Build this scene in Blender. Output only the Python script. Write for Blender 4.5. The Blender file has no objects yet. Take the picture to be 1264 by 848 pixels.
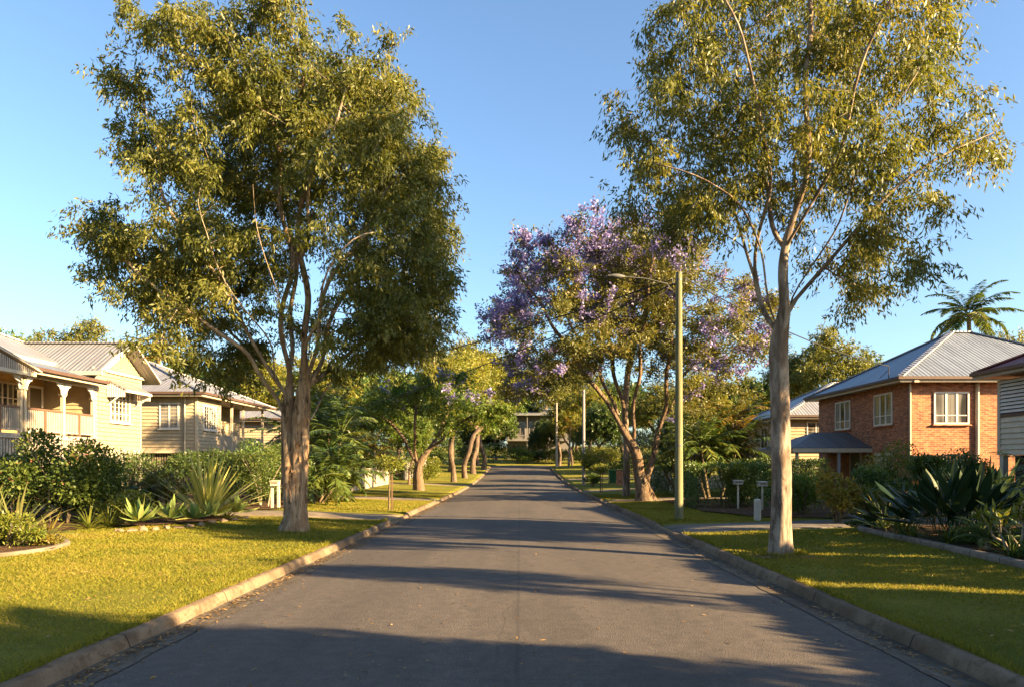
import bpy, math, random
import numpy as np
from mathutils import Vector

SC = bpy.context.scene
COL = SC.collection
R = math.radians
# ------------------------------------------------------------------ camera, light, exposure
F = 913.0 / 1264.0
EYE = 1.77
cd = bpy.data.cameras.new('camera')
cam = bpy.data.objects.new('camera', cd)
COL.objects.link(cam)
cam.location = (0, 0, EYE)
cam.rotation_euler = (R(90), 0, 0)
cd.sensor_width = 36.0
cd.lens = 36.0 * F
cd.shift_x = -0.0079
cd.shift_y = 0.1179
cd.clip_start = 0.1
cd.clip_end = 3000
SC.camera = cam

SUN_EL, SUN_AZ = 20.0, 114.0       # azimuth clockwise from +Y (the street runs along +Y): right, a little behind
world = bpy.data.worlds.new('World')
SC.world = world
world.use_nodes = True
wn = world.node_tree
wn.nodes.clear()
sky = wn.nodes.new('ShaderNodeTexSky')
sky.sky_type = 'NISHITA'
sky.sun_disc = False
sky.sun_elevation = R(SUN_EL)
sky.sun_rotation = R(SUN_AZ)
sky.altitude = 50
sky.air_density = 1.0
sky.dust_density = 1.5
sky.ozone_density = 2.2
bg = wn.nodes.new('ShaderNodeBackground')
bg.inputs['Strength'].default_value = 0.05
wo = wn.nodes.new('ShaderNodeOutputWorld')
tint = wn.nodes.new('ShaderNodeMix')
tint.data_type = 'RGBA'
tint.blend_type = 'MULTIPLY'
tint.inputs[0].default_value = 1.0
tint.inputs[7].default_value = (0.88, 0.97, 1.02, 1)
wn.links.new(sky.outputs[0], tint.inputs[6])
wn.links.new(tint.outputs[2], bg.inputs['Color'])
wn.links.new(bg.outputs[0], wo.inputs['Surface'])

sl = bpy.data.lights.new('sun', 'SUN')
sl.energy = 5.0
sl.angle = R(0.5)
sl.color = (1.0, 0.70, 0.36)
sun = bpy.data.objects.new('sun', sl)
COL.objects.link(sun)
sd = Vector((math.sin(R(SUN_AZ)) * math.cos(R(SUN_EL)), math.cos(R(SUN_AZ)) * math.cos(R(SUN_EL)), math.sin(R(SUN_EL))))
sun.rotation_euler = sd.to_track_quat('Z', 'Y').to_euler()
sun.location = sd * 100

vs = SC.view_settings
vs.view_transform = 'Standard'
vs.look = 'None'
vs.exposure = 2.68
vs.gamma = 1.0
SC.render.engine = 'CYCLES'
SC.cycles.max_bounces = 6
SC.cycles.diffuse_bounces = 3
SC.cycles.transparent_max_bounces = 6

# ------------------------------------------------------------------ materials
M = {}


class NT:
    def __init__(s, name):
        s.m = bpy.data.materials.new(name)
        s.m.use_nodes = True
        s.t = s.m.node_tree
        s.t.nodes.clear()
        s.out = s.n('ShaderNodeOutputMaterial')
        M[name] = s.m

    def n(s, ty, **kw):
        nd = s.t.nodes.new(ty)
        for k, v in kw.items():
            setattr(nd, k, v)
        return nd

    def l(s, a, b):
        s.t.links.new(a, b)

    def coord(s, kind='Object', scale=(1, 1, 1)):
        tc = s.n('ShaderNodeTexCoord')
        mp = s.n('ShaderNodeMapping')
        mp.inputs['Scale'].default_value = scale
        s.l(tc.outputs[kind], mp.inputs[0])
        return mp.outputs[0]

    def noise(s, vec, scale, detail=4, rough=0.6, dist=0.0):
        nd = s.n('ShaderNodeTexNoise')
        nd.inputs['Scale'].default_value = scale
        nd.inputs['Detail'].default_value = detail
        nd.inputs['Roughness'].default_value = rough
        nd.inputs['Distortion'].default_value = dist
        s.l(vec, nd.inputs['Vector'])
        return nd.outputs[0]

    def ramp(s, fac, stops, interp='LINEAR'):
        r = s.n('ShaderNodeValToRGB')
        r.color_ramp.interpolation = interp
        els = r.color_ramp.elements
        while len(els) < len(stops):
            els.new(0.5)
        for e, (p, c) in zip(els, stops):
            e.position = p
            e.color = (*c, 1) if len(c) == 3 else c
        s.l(fac, r.inputs[0])
        return r.outputs[0]

    def mix(s, fac, a, b, mode='MIX'):
        m = s.n('ShaderNodeMix', data_type='RGBA', blend_type=mode)
        for v, i in ((fac, 0), (a, 6), (b, 7)):
            if hasattr(v, 'is_linked') or hasattr(v, 'links'):
                s.l(v, m.inputs[i])
            elif isinstance(v, (int, float)):
                m.inputs[i].default_value = v
            else:
                m.inputs[i].default_value = (*v, 1)
        return m.outputs[2]

    def bump(s, h, strength=0.5, dist=0.02, normal=None):
        b = s.n('ShaderNodeBump')
        b.inputs['Strength'].default_value = strength
        b.inputs['Distance'].default_value = dist
        s.l(h, b.inputs['Height'])
        if normal is not None:
            s.l(normal, b.inputs['Normal'])
        return b.outputs[0]

    def bsdf(s, color, rough=0.8, normal=None, metal=0.0, spec=0.3, link=True):
        p = s.n('ShaderNodeBsdfPrincipled')
        for v, k in ((color, 'Base Color'), (rough, 'Roughness')):
            if hasattr(v, 'links'):
                s.l(v, p.inputs[k])
            elif isinstance(v, (int, float)):
                p.inputs[k].default_value = v
            else:
                p.inputs[k].default_value = (*v, 1)
        p.inputs['Metallic'].default_value = metal
        p.inputs['Specular IOR Level'].default_value = spec
        if normal is not None:
            s.l(normal, p.inputs['Normal'])
        if link:
            s.l(p.outputs[0], s.out.inputs[0])
        return p.outputs[0]


def g(c, k):
    return tuple(x * k for x in c)


def mat_paint(name, c, rough=0.6, var=0.18, scale=3.0, dirt=0.25):
    t = NT(name)
    v = t.coord('Object')
    n1 = t.noise(v, scale, 5)
    n2 = t.noise(t.coord('Object', (6, 6, 0.7)), 2.0, 4)
    col = t.ramp(n1, [(0.3, g(c, 1 - var)), (0.7, c)])
    dm = t.ramp(n2, [(0.5, (0, 0, 0)), (0.8, (1, 1, 1))])
    f = t.n('ShaderNodeMath', operation='MULTIPLY')
    t.l(dm, f.inputs[0])
    f.inputs[1].default_value = dirt
    col = t.mix(f.outputs[0], col, (c[0] * 0.45, c[1] * 0.40, c[2] * 0.33))
    t.bsdf(col, rough, t.bump(n1, 0.15, 0.01))


def mat_leaf(name, ramp, trans=0.35, rough=0.45, spec=0.35, big=0.6, tcol=None):
    """ramp: list of colours from young to old; varied leaf by leaf (attribute tint) and sprig by sprig (noise)."""
    t = NT(name)
    at = t.n('ShaderNodeAttribute', attribute_name='tint')
    v = t.coord('Object')
    n1 = t.noise(v, big, 2)
    ad = t.n('ShaderNodeMath', operation='MULTIPLY_ADD')
    t.l(n1, ad.inputs[0])
    ad.inputs[1].default_value = 0.9
    ad.inputs[2].default_value = -0.45
    sm = t.n('ShaderNodeMath', operation='ADD', use_clamp=True)
    t.l(at.outputs['Fac'], sm.inputs[0])
    t.l(ad.outputs[0], sm.inputs[1])
    k = len(ramp) - 1
    col = t.ramp(sm.outputs[0], [(i / k, c) for i, c in enumerate(ramp)])
    a = t.bsdf(col, rough, spec=spec, link=False)
    tr = t.n('ShaderNodeBsdfTranslucent')
    hs = t.mix(1.0, col, tcol or (1.25, 1.15, 0.45), 'MULTIPLY')
    t.l(hs, tr.inputs[0])
    mx = t.n('ShaderNodeMixShader')
    mx.inputs[0].default_value = trans
    t.l(a, mx.inputs[1])
    t.l(tr.outputs[0], mx.inputs[2])
    t.l(mx.outputs[0], t.out.inputs[0])


def mat_bark(name, light, dark, patch, stretch=6.0, sc=1.4, bump=1.0, rough=0.9):
    t = NT(name)
    v = t.coord('Object', (stretch, stretch, 1))
    n1 = t.noise(v, sc, 8, 0.7, 0.6)
    n2 = t.noise(t.coord('Object', (2, 2, 0.8)), 1.6, 4, 0.6, 0.5)
    n3 = t.noise(t.coord('Object', (1, 1, 0.6)), 14, 5, 0.7)
    col = t.ramp(n1, [(0.40, dark), (0.48, g(light, 0.7)), (0.58, light)])
    pm = t.ramp(n2, [(0.47, (0, 0, 0)), (0.6, (1, 1, 1))])
    col = t.mix(pm, col, t.mix(n1, g(patch, 0.7), patch))
    col = t.mix(0.35, col, t.mix(1.0, col, n3, 'MULTIPLY'))
    b = t.bump(n3, 0.4 * bump, 0.02)
    b = t.bump(n1, 0.9 * bump, 0.05, b)
    t.bsdf(col, rough, b, spec=0.15)


# asphalt
t = NT('asphalt')
v = t.coord('Object')
fine = t.noise(v, 90, 3, 0.7)
mid = t.noise(v, 7, 5, 0.65)
lane = t.noise(t.coord('Object', (1.0, 0.06, 1)), 1.3, 4, 0.6)
vor = t.n('ShaderNodeTexVoronoi', feature='F1')
vor.inputs['Scale'].default_value = 70
t.l(v, vor.inputs['Vector'])
col = t.ramp(fine, [(0.3, (0.042, 0.036, 0.032)), (0.55, (0.074, 0.064, 0.056)), (0.75, (0.155, 0.136, 0.118))])
col = t.mix(0.5, col, t.mix(1.0, col, t.ramp(mid, [(0.3, (0.55, 0.55, 0.56)), (0.7, (1.4, 1.36, 1.3))]), 'MULTIPLY'))
col = t.mix(0.7, col, t.mix(1.0, col, t.ramp(lane, [(0.3, (0.72, 0.72, 0.72)), (0.7, (1.22, 1.2, 1.18))]), 'MULTIPLY'))
vc = t.n('ShaderNodeTexVoronoi', feature='DISTANCE_TO_EDGE')
vc.inputs['Scale'].default_value = 0.33
wv = t.n('ShaderNodeMix', data_type='VECTOR')
wv.inputs[0].default_value = 0.12
t.l(v, wv.inputs[4])
nv = t.n('ShaderNodeTexNoise')
nv.inputs['Scale'].default_value = 2.2
nv.inputs['Detail'].default_value = 6
t.l(v, nv.inputs['Vector'])
t.l(nv.outputs['Color'], wv.inputs[5])
t.l(wv.outputs[1], vc.inputs['Vector'])
cm = t.ramp(t.noise(v, 0.22, 2), [(0.46, (0, 0, 0)), (0.54, (1, 1, 1))])
ck = t.ramp(vc.outputs[0], [(0.0, (0.4, 0.4, 0.4)), (0.005, (0, 0, 0))])
col = t.mix(t.mix(1.0, cm, ck, 'MULTIPLY'), col, (0.022, 0.02, 0.018))
oil = t.ramp(t.noise(t.coord('Object', (1, 0.7, 1)), 1.1, 3, 0.5), [(0.66, (0, 0, 0)), (0.72, (0.55, 0.55, 0.55))])
col = t.mix(oil, col, (0.03, 0.027, 0.024))
pat = t.ramp(t.noise(t.coord('Object', (0.5, 0.22, 1)), 0.8, 2, 0.4), [(0.56, (0, 0, 0)), (0.575, (0.5, 0.5, 0.5))])
col = t.mix(pat, col, t.mix(1.0, col, (0.72, 0.72, 0.72), 'MULTIPLY'))
sx = t.n('ShaderNodeSeparateXYZ')
t.l(v, sx.inputs[0])
jx = t.n('ShaderNodeMath', operation='MULTIPLY_ADD')
t.l(t.noise(v, 1.5, 5), jx.inputs[0])
jx.inputs[1].default_value = 0.05
t.l(sx.outputs[0], jx.inputs[2])
ab = t.n('ShaderNodeMath', operation='ABSOLUTE')
t.l(jx.outputs[0], ab.inputs[0])
seam = t.ramp(ab.outputs[0], [(0.012, (1, 1, 1)), (0.03, (0, 0, 0))])
sm_ = t.n('ShaderNodeMath', operation='MULTIPLY')
t.l(seam, sm_.inputs[0])
sm_.inputs[1].default_value = 0.45
col = t.mix(sm_.outputs[0], col, (0.028, 0.027, 0.026))
t.bsdf(col, 0.82, t.bump(vor.outputs['Distance'], 0.55, 0.008, t.bump(fine, 0.35, 0.006)), spec=0.35)

# concrete of kerbs, gutters, drives
def mat_concrete(name, c, joint=0.0, stain=0.6):
    t = NT(name)
    v = t.coord('Object')
    n1 = t.noise(v, 2.2, 7, 0.7)
    n2 = t.noise(v, 60, 3, 0.7)
    n3 = t.noise(t.coord('Object', (1, 0.5, 1)), 0.9, 4, 0.6)
    col = t.ramp(n1, [(0.3, g(c, 0.5)), (0.52, g(c, 0.85)), (0.72, g(c, 1.12))])
    col = t.mix(0.5, col, t.mix(1.0, col, t.ramp(n2, [(0.3, (0.6, 0.6, 0.6)), (0.7, (1.3, 1.3, 1.3))]), 'MULTIPLY'))
    n4 = t.noise(t.coord('Object', (1, 0.8, 1)), 7.5, 5, 0.7, 0.4)
    col = t.mix(t.ramp(n4, [(0.52, (0, 0, 0)), (0.64, (stain, stain, stain))]), col, g((c[0], c[1] * 0.92, c[2] * 0.82), 0.45))
    sm = t.ramp(n3, [(0.5, (0, 0, 0)), (0.66, (stain, stain, stain))])
    col = t.mix(sm, col, g((c[0], c[1] * 0.9, c[2] * 0.78), 0.38))
    if joint:
        s = t.n('ShaderNodeSeparateXYZ')
        t.l(v, s.inputs[0])
        d = t.n('ShaderNodeMath', operation='MODULO')
        t.l(s.outputs[1], d.inputs[0])
        d.inputs[1].default_value = joint
        jm = t.ramp(d.outputs[0], [(0.012, (1, 1, 1)), (0.03, (0, 0, 0))])
        col = t.mix(jm, col, g(c, 0.16))
    t.bsdf(col, 0.9, t.bump(n2, 0.3, 0.006, t.bump(n1, 0.4, 0.02)), spec=0.2)


mat_concrete('kerb_concrete', (0.20, 0.145, 0.095), 2.4, 0.8)
mat_concrete('gutter_concrete', (0.125, 0.105, 0.08), 2.4, 0.8)
mat_concrete('drive_concrete', (0.165, 0.148, 0.125))
mat_concrete('path_concrete', (0.22, 0.18, 0.13))
mat_concrete('stone', (0.25, 0.185, 0.125))
mat_concrete('edging', (0.2, 0.175, 0.145), 0.9)

# lawn ground, mulch
t = NT('lawn')
v = t.coord('Object')
n1 = t.noise(v, 0.55, 5, 0.65)
n2 = t.noise(v, 38, 4, 0.7)
n3 = t.noise(v, 2.6, 5, 0.65)
col = t.ramp(n1, [(0.34, (0.11, 0.12, 0.018)), (0.55, (0.16, 0.155, 0.022)), (0.72, (0.22, 0.175, 0.035))])
dm = t.ramp(n3, [(0.58, (0, 0, 0)), (0.74, (0.8, 0.8, 0.8))])
col = t.mix(dm, col, (0.20, 0.15, 0.055))
col = t.mix(0.6, col, t.mix(1.0, col, t.ramp(n2, [(0.3, (0.45, 0.5, 0.45)), (0.7, (1.4, 1.35, 1.3))]), 'MULTIPLY'))
t.bsdf(col, 0.95, t.bump(n2, 0.9, 0.05), spec=0.1)

t = NT('soil')
v = t.coord('Object')
n2 = t.noise(v, 30, 6, 0.75)
t.bsdf(t.ramp(n2, [(0.32, (0.05, 0.033, 0.02)), (0.5, (0.13, 0.09, 0.055)), (0.7, (0.24, 0.175, 0.11))]), 0.95, t.bump(n2, 0.8, 0.03), spec=0.1)

t = NT('mulch')
v = t.coord('Object')
n2 = t.noise(v, 24, 6, 0.75)
n1 = t.noise(v, 1.7, 4)
col = t.ramp(n2, [(0.32, (0.022, 0.014, 0.009)), (0.5, (0.075, 0.047, 0.028)), (0.7, (0.17, 0.115, 0.07))])
col = t.mix(0.4, col, t.mix(1.0, col, t.ramp(n1, [(0.3, (0.6, 0.6, 0.6)), (0.7, (1.5, 1.3, 1.1))]), 'MULTIPLY'))
t.bsdf(col, 0.95, t.bump(n2, 1.0, 0.06), spec=0.1)

# brick (uv in metres)
t = NT('brick')
v = t.coord('UV')
bt = t.n('ShaderNodeTexBrick')
bt.inputs['Scale'].default_value = 1.0
bt.inputs['Brick Width'].default_value = 0.24
bt.inputs['Row Height'].default_value = 0.086
bt.inputs['Mortar Size'].default_value = 0.009
bt.inputs['Mortar Smooth'].default_value = 0.3
bt.inputs['Bias'].default_value = -0.1
bt.inputs['Color1'].default_value = (0.40, 0.145, 0.06, 1)
bt.inputs['Color2'].default_value = (0.19, 0.07, 0.035, 1)
bt.inputs['Mortar'].default_value = (0.30, 0.23, 0.17, 1)
t.l(v, bt.inputs['Vector'])
n1 = t.noise(v, 1.3, 5)
n2 = t.noise(t.coord('UV', (4.2, 11.6, 1)), 1.0, 2, 0.5)
col = t.mix(0.75, bt.outputs[0], t.mix(1.0, bt.outputs[0], t.ramp(n2, [(0.3, (0.5, 0.45, 0.45)), (0.5, (1, 1, 1)), (0.7, (1.6, 1.5, 1.35))]), 'MULTIPLY'))
col = t.mix(0.4, col, t.mix(1.0, col, t.ramp(n1, [(0.3, (0.6, 0.6, 0.6)), (0.7, (1.3, 1.3, 1.3))]), 'MULTIPLY'))
t.bsdf(col, 0.85, t.bump(bt.outputs['Fac'], -0.6, 0.012), spec=0.2)


def mat_roof(name, c, rough=0.45, metal=0.35, pitch=0.19, seam=0.76):
    t = NT(name)
    u = t.coord('UV')
    w = t.n('ShaderNodeTexWave', wave_type='BANDS', bands_direction='X')
    w.inputs['Scale'].default_value = 1.0 / pitch / 3.1831 * 1.0
    t.l(u, w.inputs['Vector'])
    n1 = t.noise(t.coord('UV', (1.2, 0.35, 1)), 1.0, 6, 0.65)
    n2 = t.noise(t.coord('UV', (9, 0.4, 1)), 1.0, 3, 0.6)
    col = t.ramp(n1, [(0.3, g(c, 0.7)), (0.6, c), (0.8, g(c, 1.15))])
    col = t.mix(0.45, col, t.mix(1.0, col, t.ramp(n2, [(0.35, (0.6, 0.57, 0.53)), (0.7, (1.2, 1.2, 1.2))]), 'MULTIPLY'))
    s = t.n('ShaderNodeSeparateXYZ')
    t.l(u, s.inputs[0])
    d = t.n('ShaderNodeMath', operation='FLOORED_MODULO')
    t.l(s.outputs[0], d.inputs[0])
    d.inputs[1].default_value = seam
    jm = t.ramp(d.outputs[0], [(0.02, (0.75, 0.75, 0.75)), (0.07, (0, 0, 0))])
    col = t.mix(jm, col, g(c, 0.42))
    t.bsdf(col, rough, t.bump(w.outputs[1], 0.6, 0.03), metal=metal, spec=0.4)


mat_roof('roof_grey', (0.30, 0.30, 0.31))
mat_roof('roof_pale', (0.29, 0.29, 0.295))
mat_roof('roof_blue', (0.20, 0.23, 0.27))
mat_roof('roof_dark', (0.13, 0.125, 0.125), 0.55, 0.1)
mat_roof('roof_maroon', (0.20, 0.045, 0.035), 0.55, 0.1)

mat_paint('cream', (0.40, 0.305, 0.18), var=0.25)
mat_paint('cream_pale', (0.41, 0.335, 0.225))
mat_paint('cream_light', (0.58, 0.50, 0.36))
mat_paint('ochre', (0.55, 0.36, 0.14))
mat_paint('white_paint', (0.66, 0.61, 0.53))
mat_paint('white_worn', (0.37, 0.325, 0.265), dirt=0.6)
mat_paint('beam_cream', (0.5, 0.42, 0.30))
mat_paint('dull_grey', (0.15, 0.14, 0.13))  # end house walls and balcony: shade put into the paint colour
mat_paint('red_brown', (0.15, 0.085, 0.055))
mat_paint('gutter_brown', (0.09, 0.055, 0.04))
mat_paint('dark_gap', (0.025, 0.023, 0.02))  # near-black fill painted in for shade under floors and behind louvres
mat_paint('grey_paint', (0.30, 0.29, 0.28))
mat_paint('soffit', (0.42, 0.36, 0.27))
mat_paint('timber_fence', (0.24, 0.19, 0.14), dirt=0.5)
mat_paint('grey_fence', (0.27, 0.25, 0.22), dirt=0.5)
mat_paint('steel', (0.13, 0.13, 0.12), 0.55)
mat_paint('bin_green', (0.02, 0.10, 0.045), 0.45)
mat_paint('lid_green', (0.03, 0.24, 0.08), 0.4)
mat_paint('black_rubber', (0.015, 0.015, 0.015), 0.7)
mat_paint('door_dark', (0.13, 0.10, 0.06))
mat_paint('garage_cream', (0.5, 0.44, 0.32))
mat_paint('wire', (0.012, 0.012, 0.012))
mat_paint('post_cream', (0.52, 0.46, 0.34), dirt=0.4)
mat_paint('bollard', (0.42, 0.39, 0.34), dirt=0.5)

# window panes: dark room behind, pale curtain folds, gloss of glass
def mat_pane(name, curtain, dark, amt):
    t = NT(name)
    n1 = t.noise(t.coord('Object', (9, 9, 0.15)), 1.5, 3)
    n2 = t.noise(t.coord('Object', (0.9, 0.9, 0.3)), 1.2, 1)
    fold = t.ramp(n1, [(0.35, g(curtain, 0.6)), (0.65, curtain)])
    col = t.mix(t.ramp(n2, [(amt - 0.04, (1, 1, 1)), (amt + 0.04, (0, 0, 0))]), dark, fold)
    p = t.bsdf(col, 0.08, spec=0.6)


mat_pane('pane_curtain', (0.21, 0.205, 0.19), (0.03, 0.03, 0.03), 0.53)
mat_pane('pane_dark', (0.16, 0.15, 0.13), (0.025, 0.023, 0.02), 0.42)
mat_pane('pane_amber', (0.20, 0.15, 0.06), (0.035, 0.03, 0.02), 0.5)

# treated timber pole, greenish
t = NT('pole_wood')
v = t.coord('Object', (14, 14, 0.5))
n1 = t.noise(v, 1.6, 6, 0.7)
n2 = t.noise(t.coord('Object'), 1.4, 3)
col = t.ramp(n1, [(0.3, (0.085, 0.085, 0.045)), (0.55, (0.165, 0.165, 0.09)), (0.75, (0.25, 0.24, 0.14))])
t.bsdf(col, 0.9, t.bump(n1, 0.7, 0.02), spec=0.15)
t = NT('pole_grey')
n1 = t.noise(t.coord('Object', (14, 14, 0.5)), 1.6, 6, 0.7)
t.bsdf(t.ramp(n1, [(0.3, (0.16, 0.14, 0.115)), (0.6, (0.34, 0.31, 0.27))]), 0.9, t.bump(n1, 0.6, 0.02), spec=0.15)

mat_bark('bark_paper', (0.42, 0.30, 0.19), (0.065, 0.04, 0.025), (0.30, 0.19, 0.11), 7, 1.5, 1.4)
mat_bark('bark_limb', (0.46, 0.365, 0.27), (0.15, 0.105, 0.07), (0.34, 0.25, 0.17), 4, 1.3, 0.7)
mat_bark('bark_gum', (0.37, 0.295, 0.225), (0.10, 0.072, 0.052), (0.19, 0.135, 0.095), 4, 1.1, 0.7)
mat_bark('bark_jaca', (0.24, 0.17, 0.11), (0.05, 0.034, 0.022), (0.19, 0.125, 0.075), 7, 1.6, 1.2)
mat_bark('bark_brown', (0.20, 0.145, 0.10), (0.04, 0.03, 0.02), (0.14, 0.10, 0.07), 7, 1.6, 1.1)
mat_bark('bark_palm', (0.30, 0.25, 0.18), (0.12, 0.09, 0.06), (0.24, 0.2, 0.14), 1, 3.0, 0.8)
mat_bark('stem', (0.20, 0.15, 0.09), (0.05, 0.035, 0.02), (0.13, 0.10, 0.06), 3, 3, 0.6)
mat_bark('stem_pale', (0.42, 0.35, 0.25), (0.16, 0.12, 0.08), (0.36, 0.29, 0.2), 3, 3, 0.6)

mat_leaf('leaf_gum', [(0.062, 0.078, 0.020), (0.108, 0.124, 0.027), (0.16, 0.165, 0.035), (0.23, 0.20, 0.045)], 0.45)
mat_leaf('leaf_gum2', [(0.065, 0.085, 0.022), (0.115, 0.132, 0.028), (0.175, 0.17, 0.034), (0.24, 0.2, 0.045)], 0.45)
mat_leaf('leaf_jaca', [(0.065, 0.075, 0.02), (0.11, 0.115, 0.028), (0.15, 0.145, 0.035), (0.20, 0.15, 0.045)], 0.4)
mat_leaf('bloom_jaca', [(0.17, 0.145, 0.30), (0.245, 0.21, 0.42), (0.32, 0.275, 0.51), (0.23, 0.20, 0.26)], 0.35, tcol=(1.0, 0.9, 1.1))
mat_leaf('leaf_yellow', [(0.085, 0.10, 0.014), (0.14, 0.16, 0.022), (0.22, 0.21, 0.028), (0.29, 0.235, 0.035)], 0.42)
mat_leaf('leaf_mid', [(0.045, 0.078, 0.016), (0.08, 0.12, 0.022), (0.125, 0.155, 0.028), (0.18, 0.17, 0.04)], 0.35)
mat_leaf('leaf_bright', [(0.05, 0.10, 0.014), (0.085, 0.14, 0.02), (0.13, 0.17, 0.025), (0.18, 0.18, 0.03)], 0.4)
mat_leaf('leaf_dark', [(0.026, 0.052, 0.012), (0.048, 0.085, 0.018), (0.075, 0.11, 0.022), (0.13, 0.14, 0.03)], 0.3, 0.38, 0.4)
mat_leaf('leaf_hedge', [(0.034, 0.068, 0.015), (0.06, 0.11, 0.022), (0.10, 0.15, 0.03), (0.15, 0.18, 0.036)], 0.28, 0.35, 0.4, 1.2)
mat_leaf('leaf_lime', [(0.07, 0.10, 0.015), (0.12, 0.15, 0.02), (0.18, 0.19, 0.028), (0.24, 0.21, 0.05)], 0.35, 0.35, 0.4)
mat_leaf('leaf_croton', [(0.10, 0.12, 0.02), (0.17, 0.16, 0.025), (0.26, 0.19, 0.035), (0.22, 0.09, 0.03)], 0.35)
mat_leaf('leaf_palm', [(0.035, 0.07, 0.014), (0.065, 0.105, 0.02), (0.10, 0.13, 0.025), (0.17, 0.155, 0.03)], 0.3, 0.4, 0.4)
mat_leaf('leaf_palm_gold', [(0.07, 0.09, 0.014), (0.14, 0.12, 0.018), (0.24, 0.15, 0.02), (0.30, 0.12, 0.02)], 0.38)
mat_leaf('leaf_flax', [(0.06, 0.075, 0.02), (0.11, 0.12, 0.03), (0.19, 0.17, 0.05), (0.24, 0.11, 0.055)], 0.25)
mat_leaf('leaf_variegated', [(0.22, 0.24, 0.04), (0.40, 0.39, 0.08), (0.55, 0.50, 0.14), (0.6, 0.54, 0.2)], 0.25)
mat_leaf('leaf_agave', [(0.12, 0.18, 0.05), (0.18, 0.25, 0.065), (0.25, 0.30, 0.085), (0.33, 0.33, 0.11)], 0.22, 0.6, 0.2)
mat_leaf('leaf_strelitzia', [(0.012, 0.03, 0.013), (0.022, 0.046, 0.02), (0.036, 0.062, 0.025), (0.06, 0.08, 0.028)], 0.15, 0.45, 0.25)
mat_leaf('petal_orange', [(0.45, 0.12, 0.02), (0.55, 0.2, 0.03)], 0.2)
mat_leaf('petal_pink', [(0.45, 0.16, 0.10), (0.55, 0.28, 0.18)], 0.3, tcol=(1, 0.8, 0.7))
mat_leaf('grass_blade', [(0.09, 0.11, 0.014), (0.16, 0.165, 0.018), (0.23, 0.20, 0.026), (0.29, 0.22, 0.07)], 0.35, 0.6, 0.15, 0.5)
mat_leaf('dry_leaf', [(0.10, 0.055, 0.025), (0.2, 0.12, 0.05), (0.3, 0.2, 0.09)], 0.1, 0.8, 0.1)
mat_leaf('peel', [(0.12, 0.065, 0.035), (0.26, 0.165, 0.095), (0.42, 0.31, 0.21)], 0.15, 0.85, 0.1)
# ------------------------------------------------------------------ mesh helpers
def P(y):
    """height of the road's centre line: flat, then a gentle rise to the far end"""
    y = np.asarray(y, float)
    return np.where(y < 42, 0.0, np.where(y < 97, 0.0005 * (y - 42) ** 2, 1.5125 + 0.02 * np.clip(y - 97, 0, 60)))


DRIVES = [(-1, 22.3, 25.2), (1, 18.2, 20.8), (1, 33.0, 35.4), (-1, 34.0, 36.6), (1, 45.5, 48), (-1, 55, 57.5), (1, 66, 68.5)]


def drive_f(side, y):
    """1 on a driveway crossing of that side, else 0, with soft edges"""
    y = np.asarray(y, float)
    f = np.zeros_like(y)
    for s, a, b in DRIVES:
        if s == side:
            f = np.maximum(f, np.clip((np.minimum(y - a, b - y) + 0.35) / 0.35, 0, 1))
    return f


def gz(x, y):
    x = np.asarray(x, float)
    y = np.asarray(y, float)
    ax = np.abs(x)
    side = np.where(x > 0, 1, -1)
    df = np.where(side > 0, drive_f(1, y), drive_f(-1, y))
    verge = 0.115 + 0.022 * np.clip(ax - 4.1, 0, 8) + 0.035 * np.clip(ax - 12, 0, 12) - df * 0.075 * np.clip((6.6 - ax) / 2.5, 0, 1)
    verge = verge + 0.012 * np.sin(x * 1.7 + y * 0.6) * np.clip(ax - 4.3, 0, 1)
    on_road = (ax < 3.93) & (y < 103.5) | ((y > 96.0) & (y < 103.5))
    base = P(y) + np.clip(y - 104, 0, 200) * 0.03
    return base + np.where(on_road, -0.15, verge)


def gzf(x, y):
    return float(gz(x, y))


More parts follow.
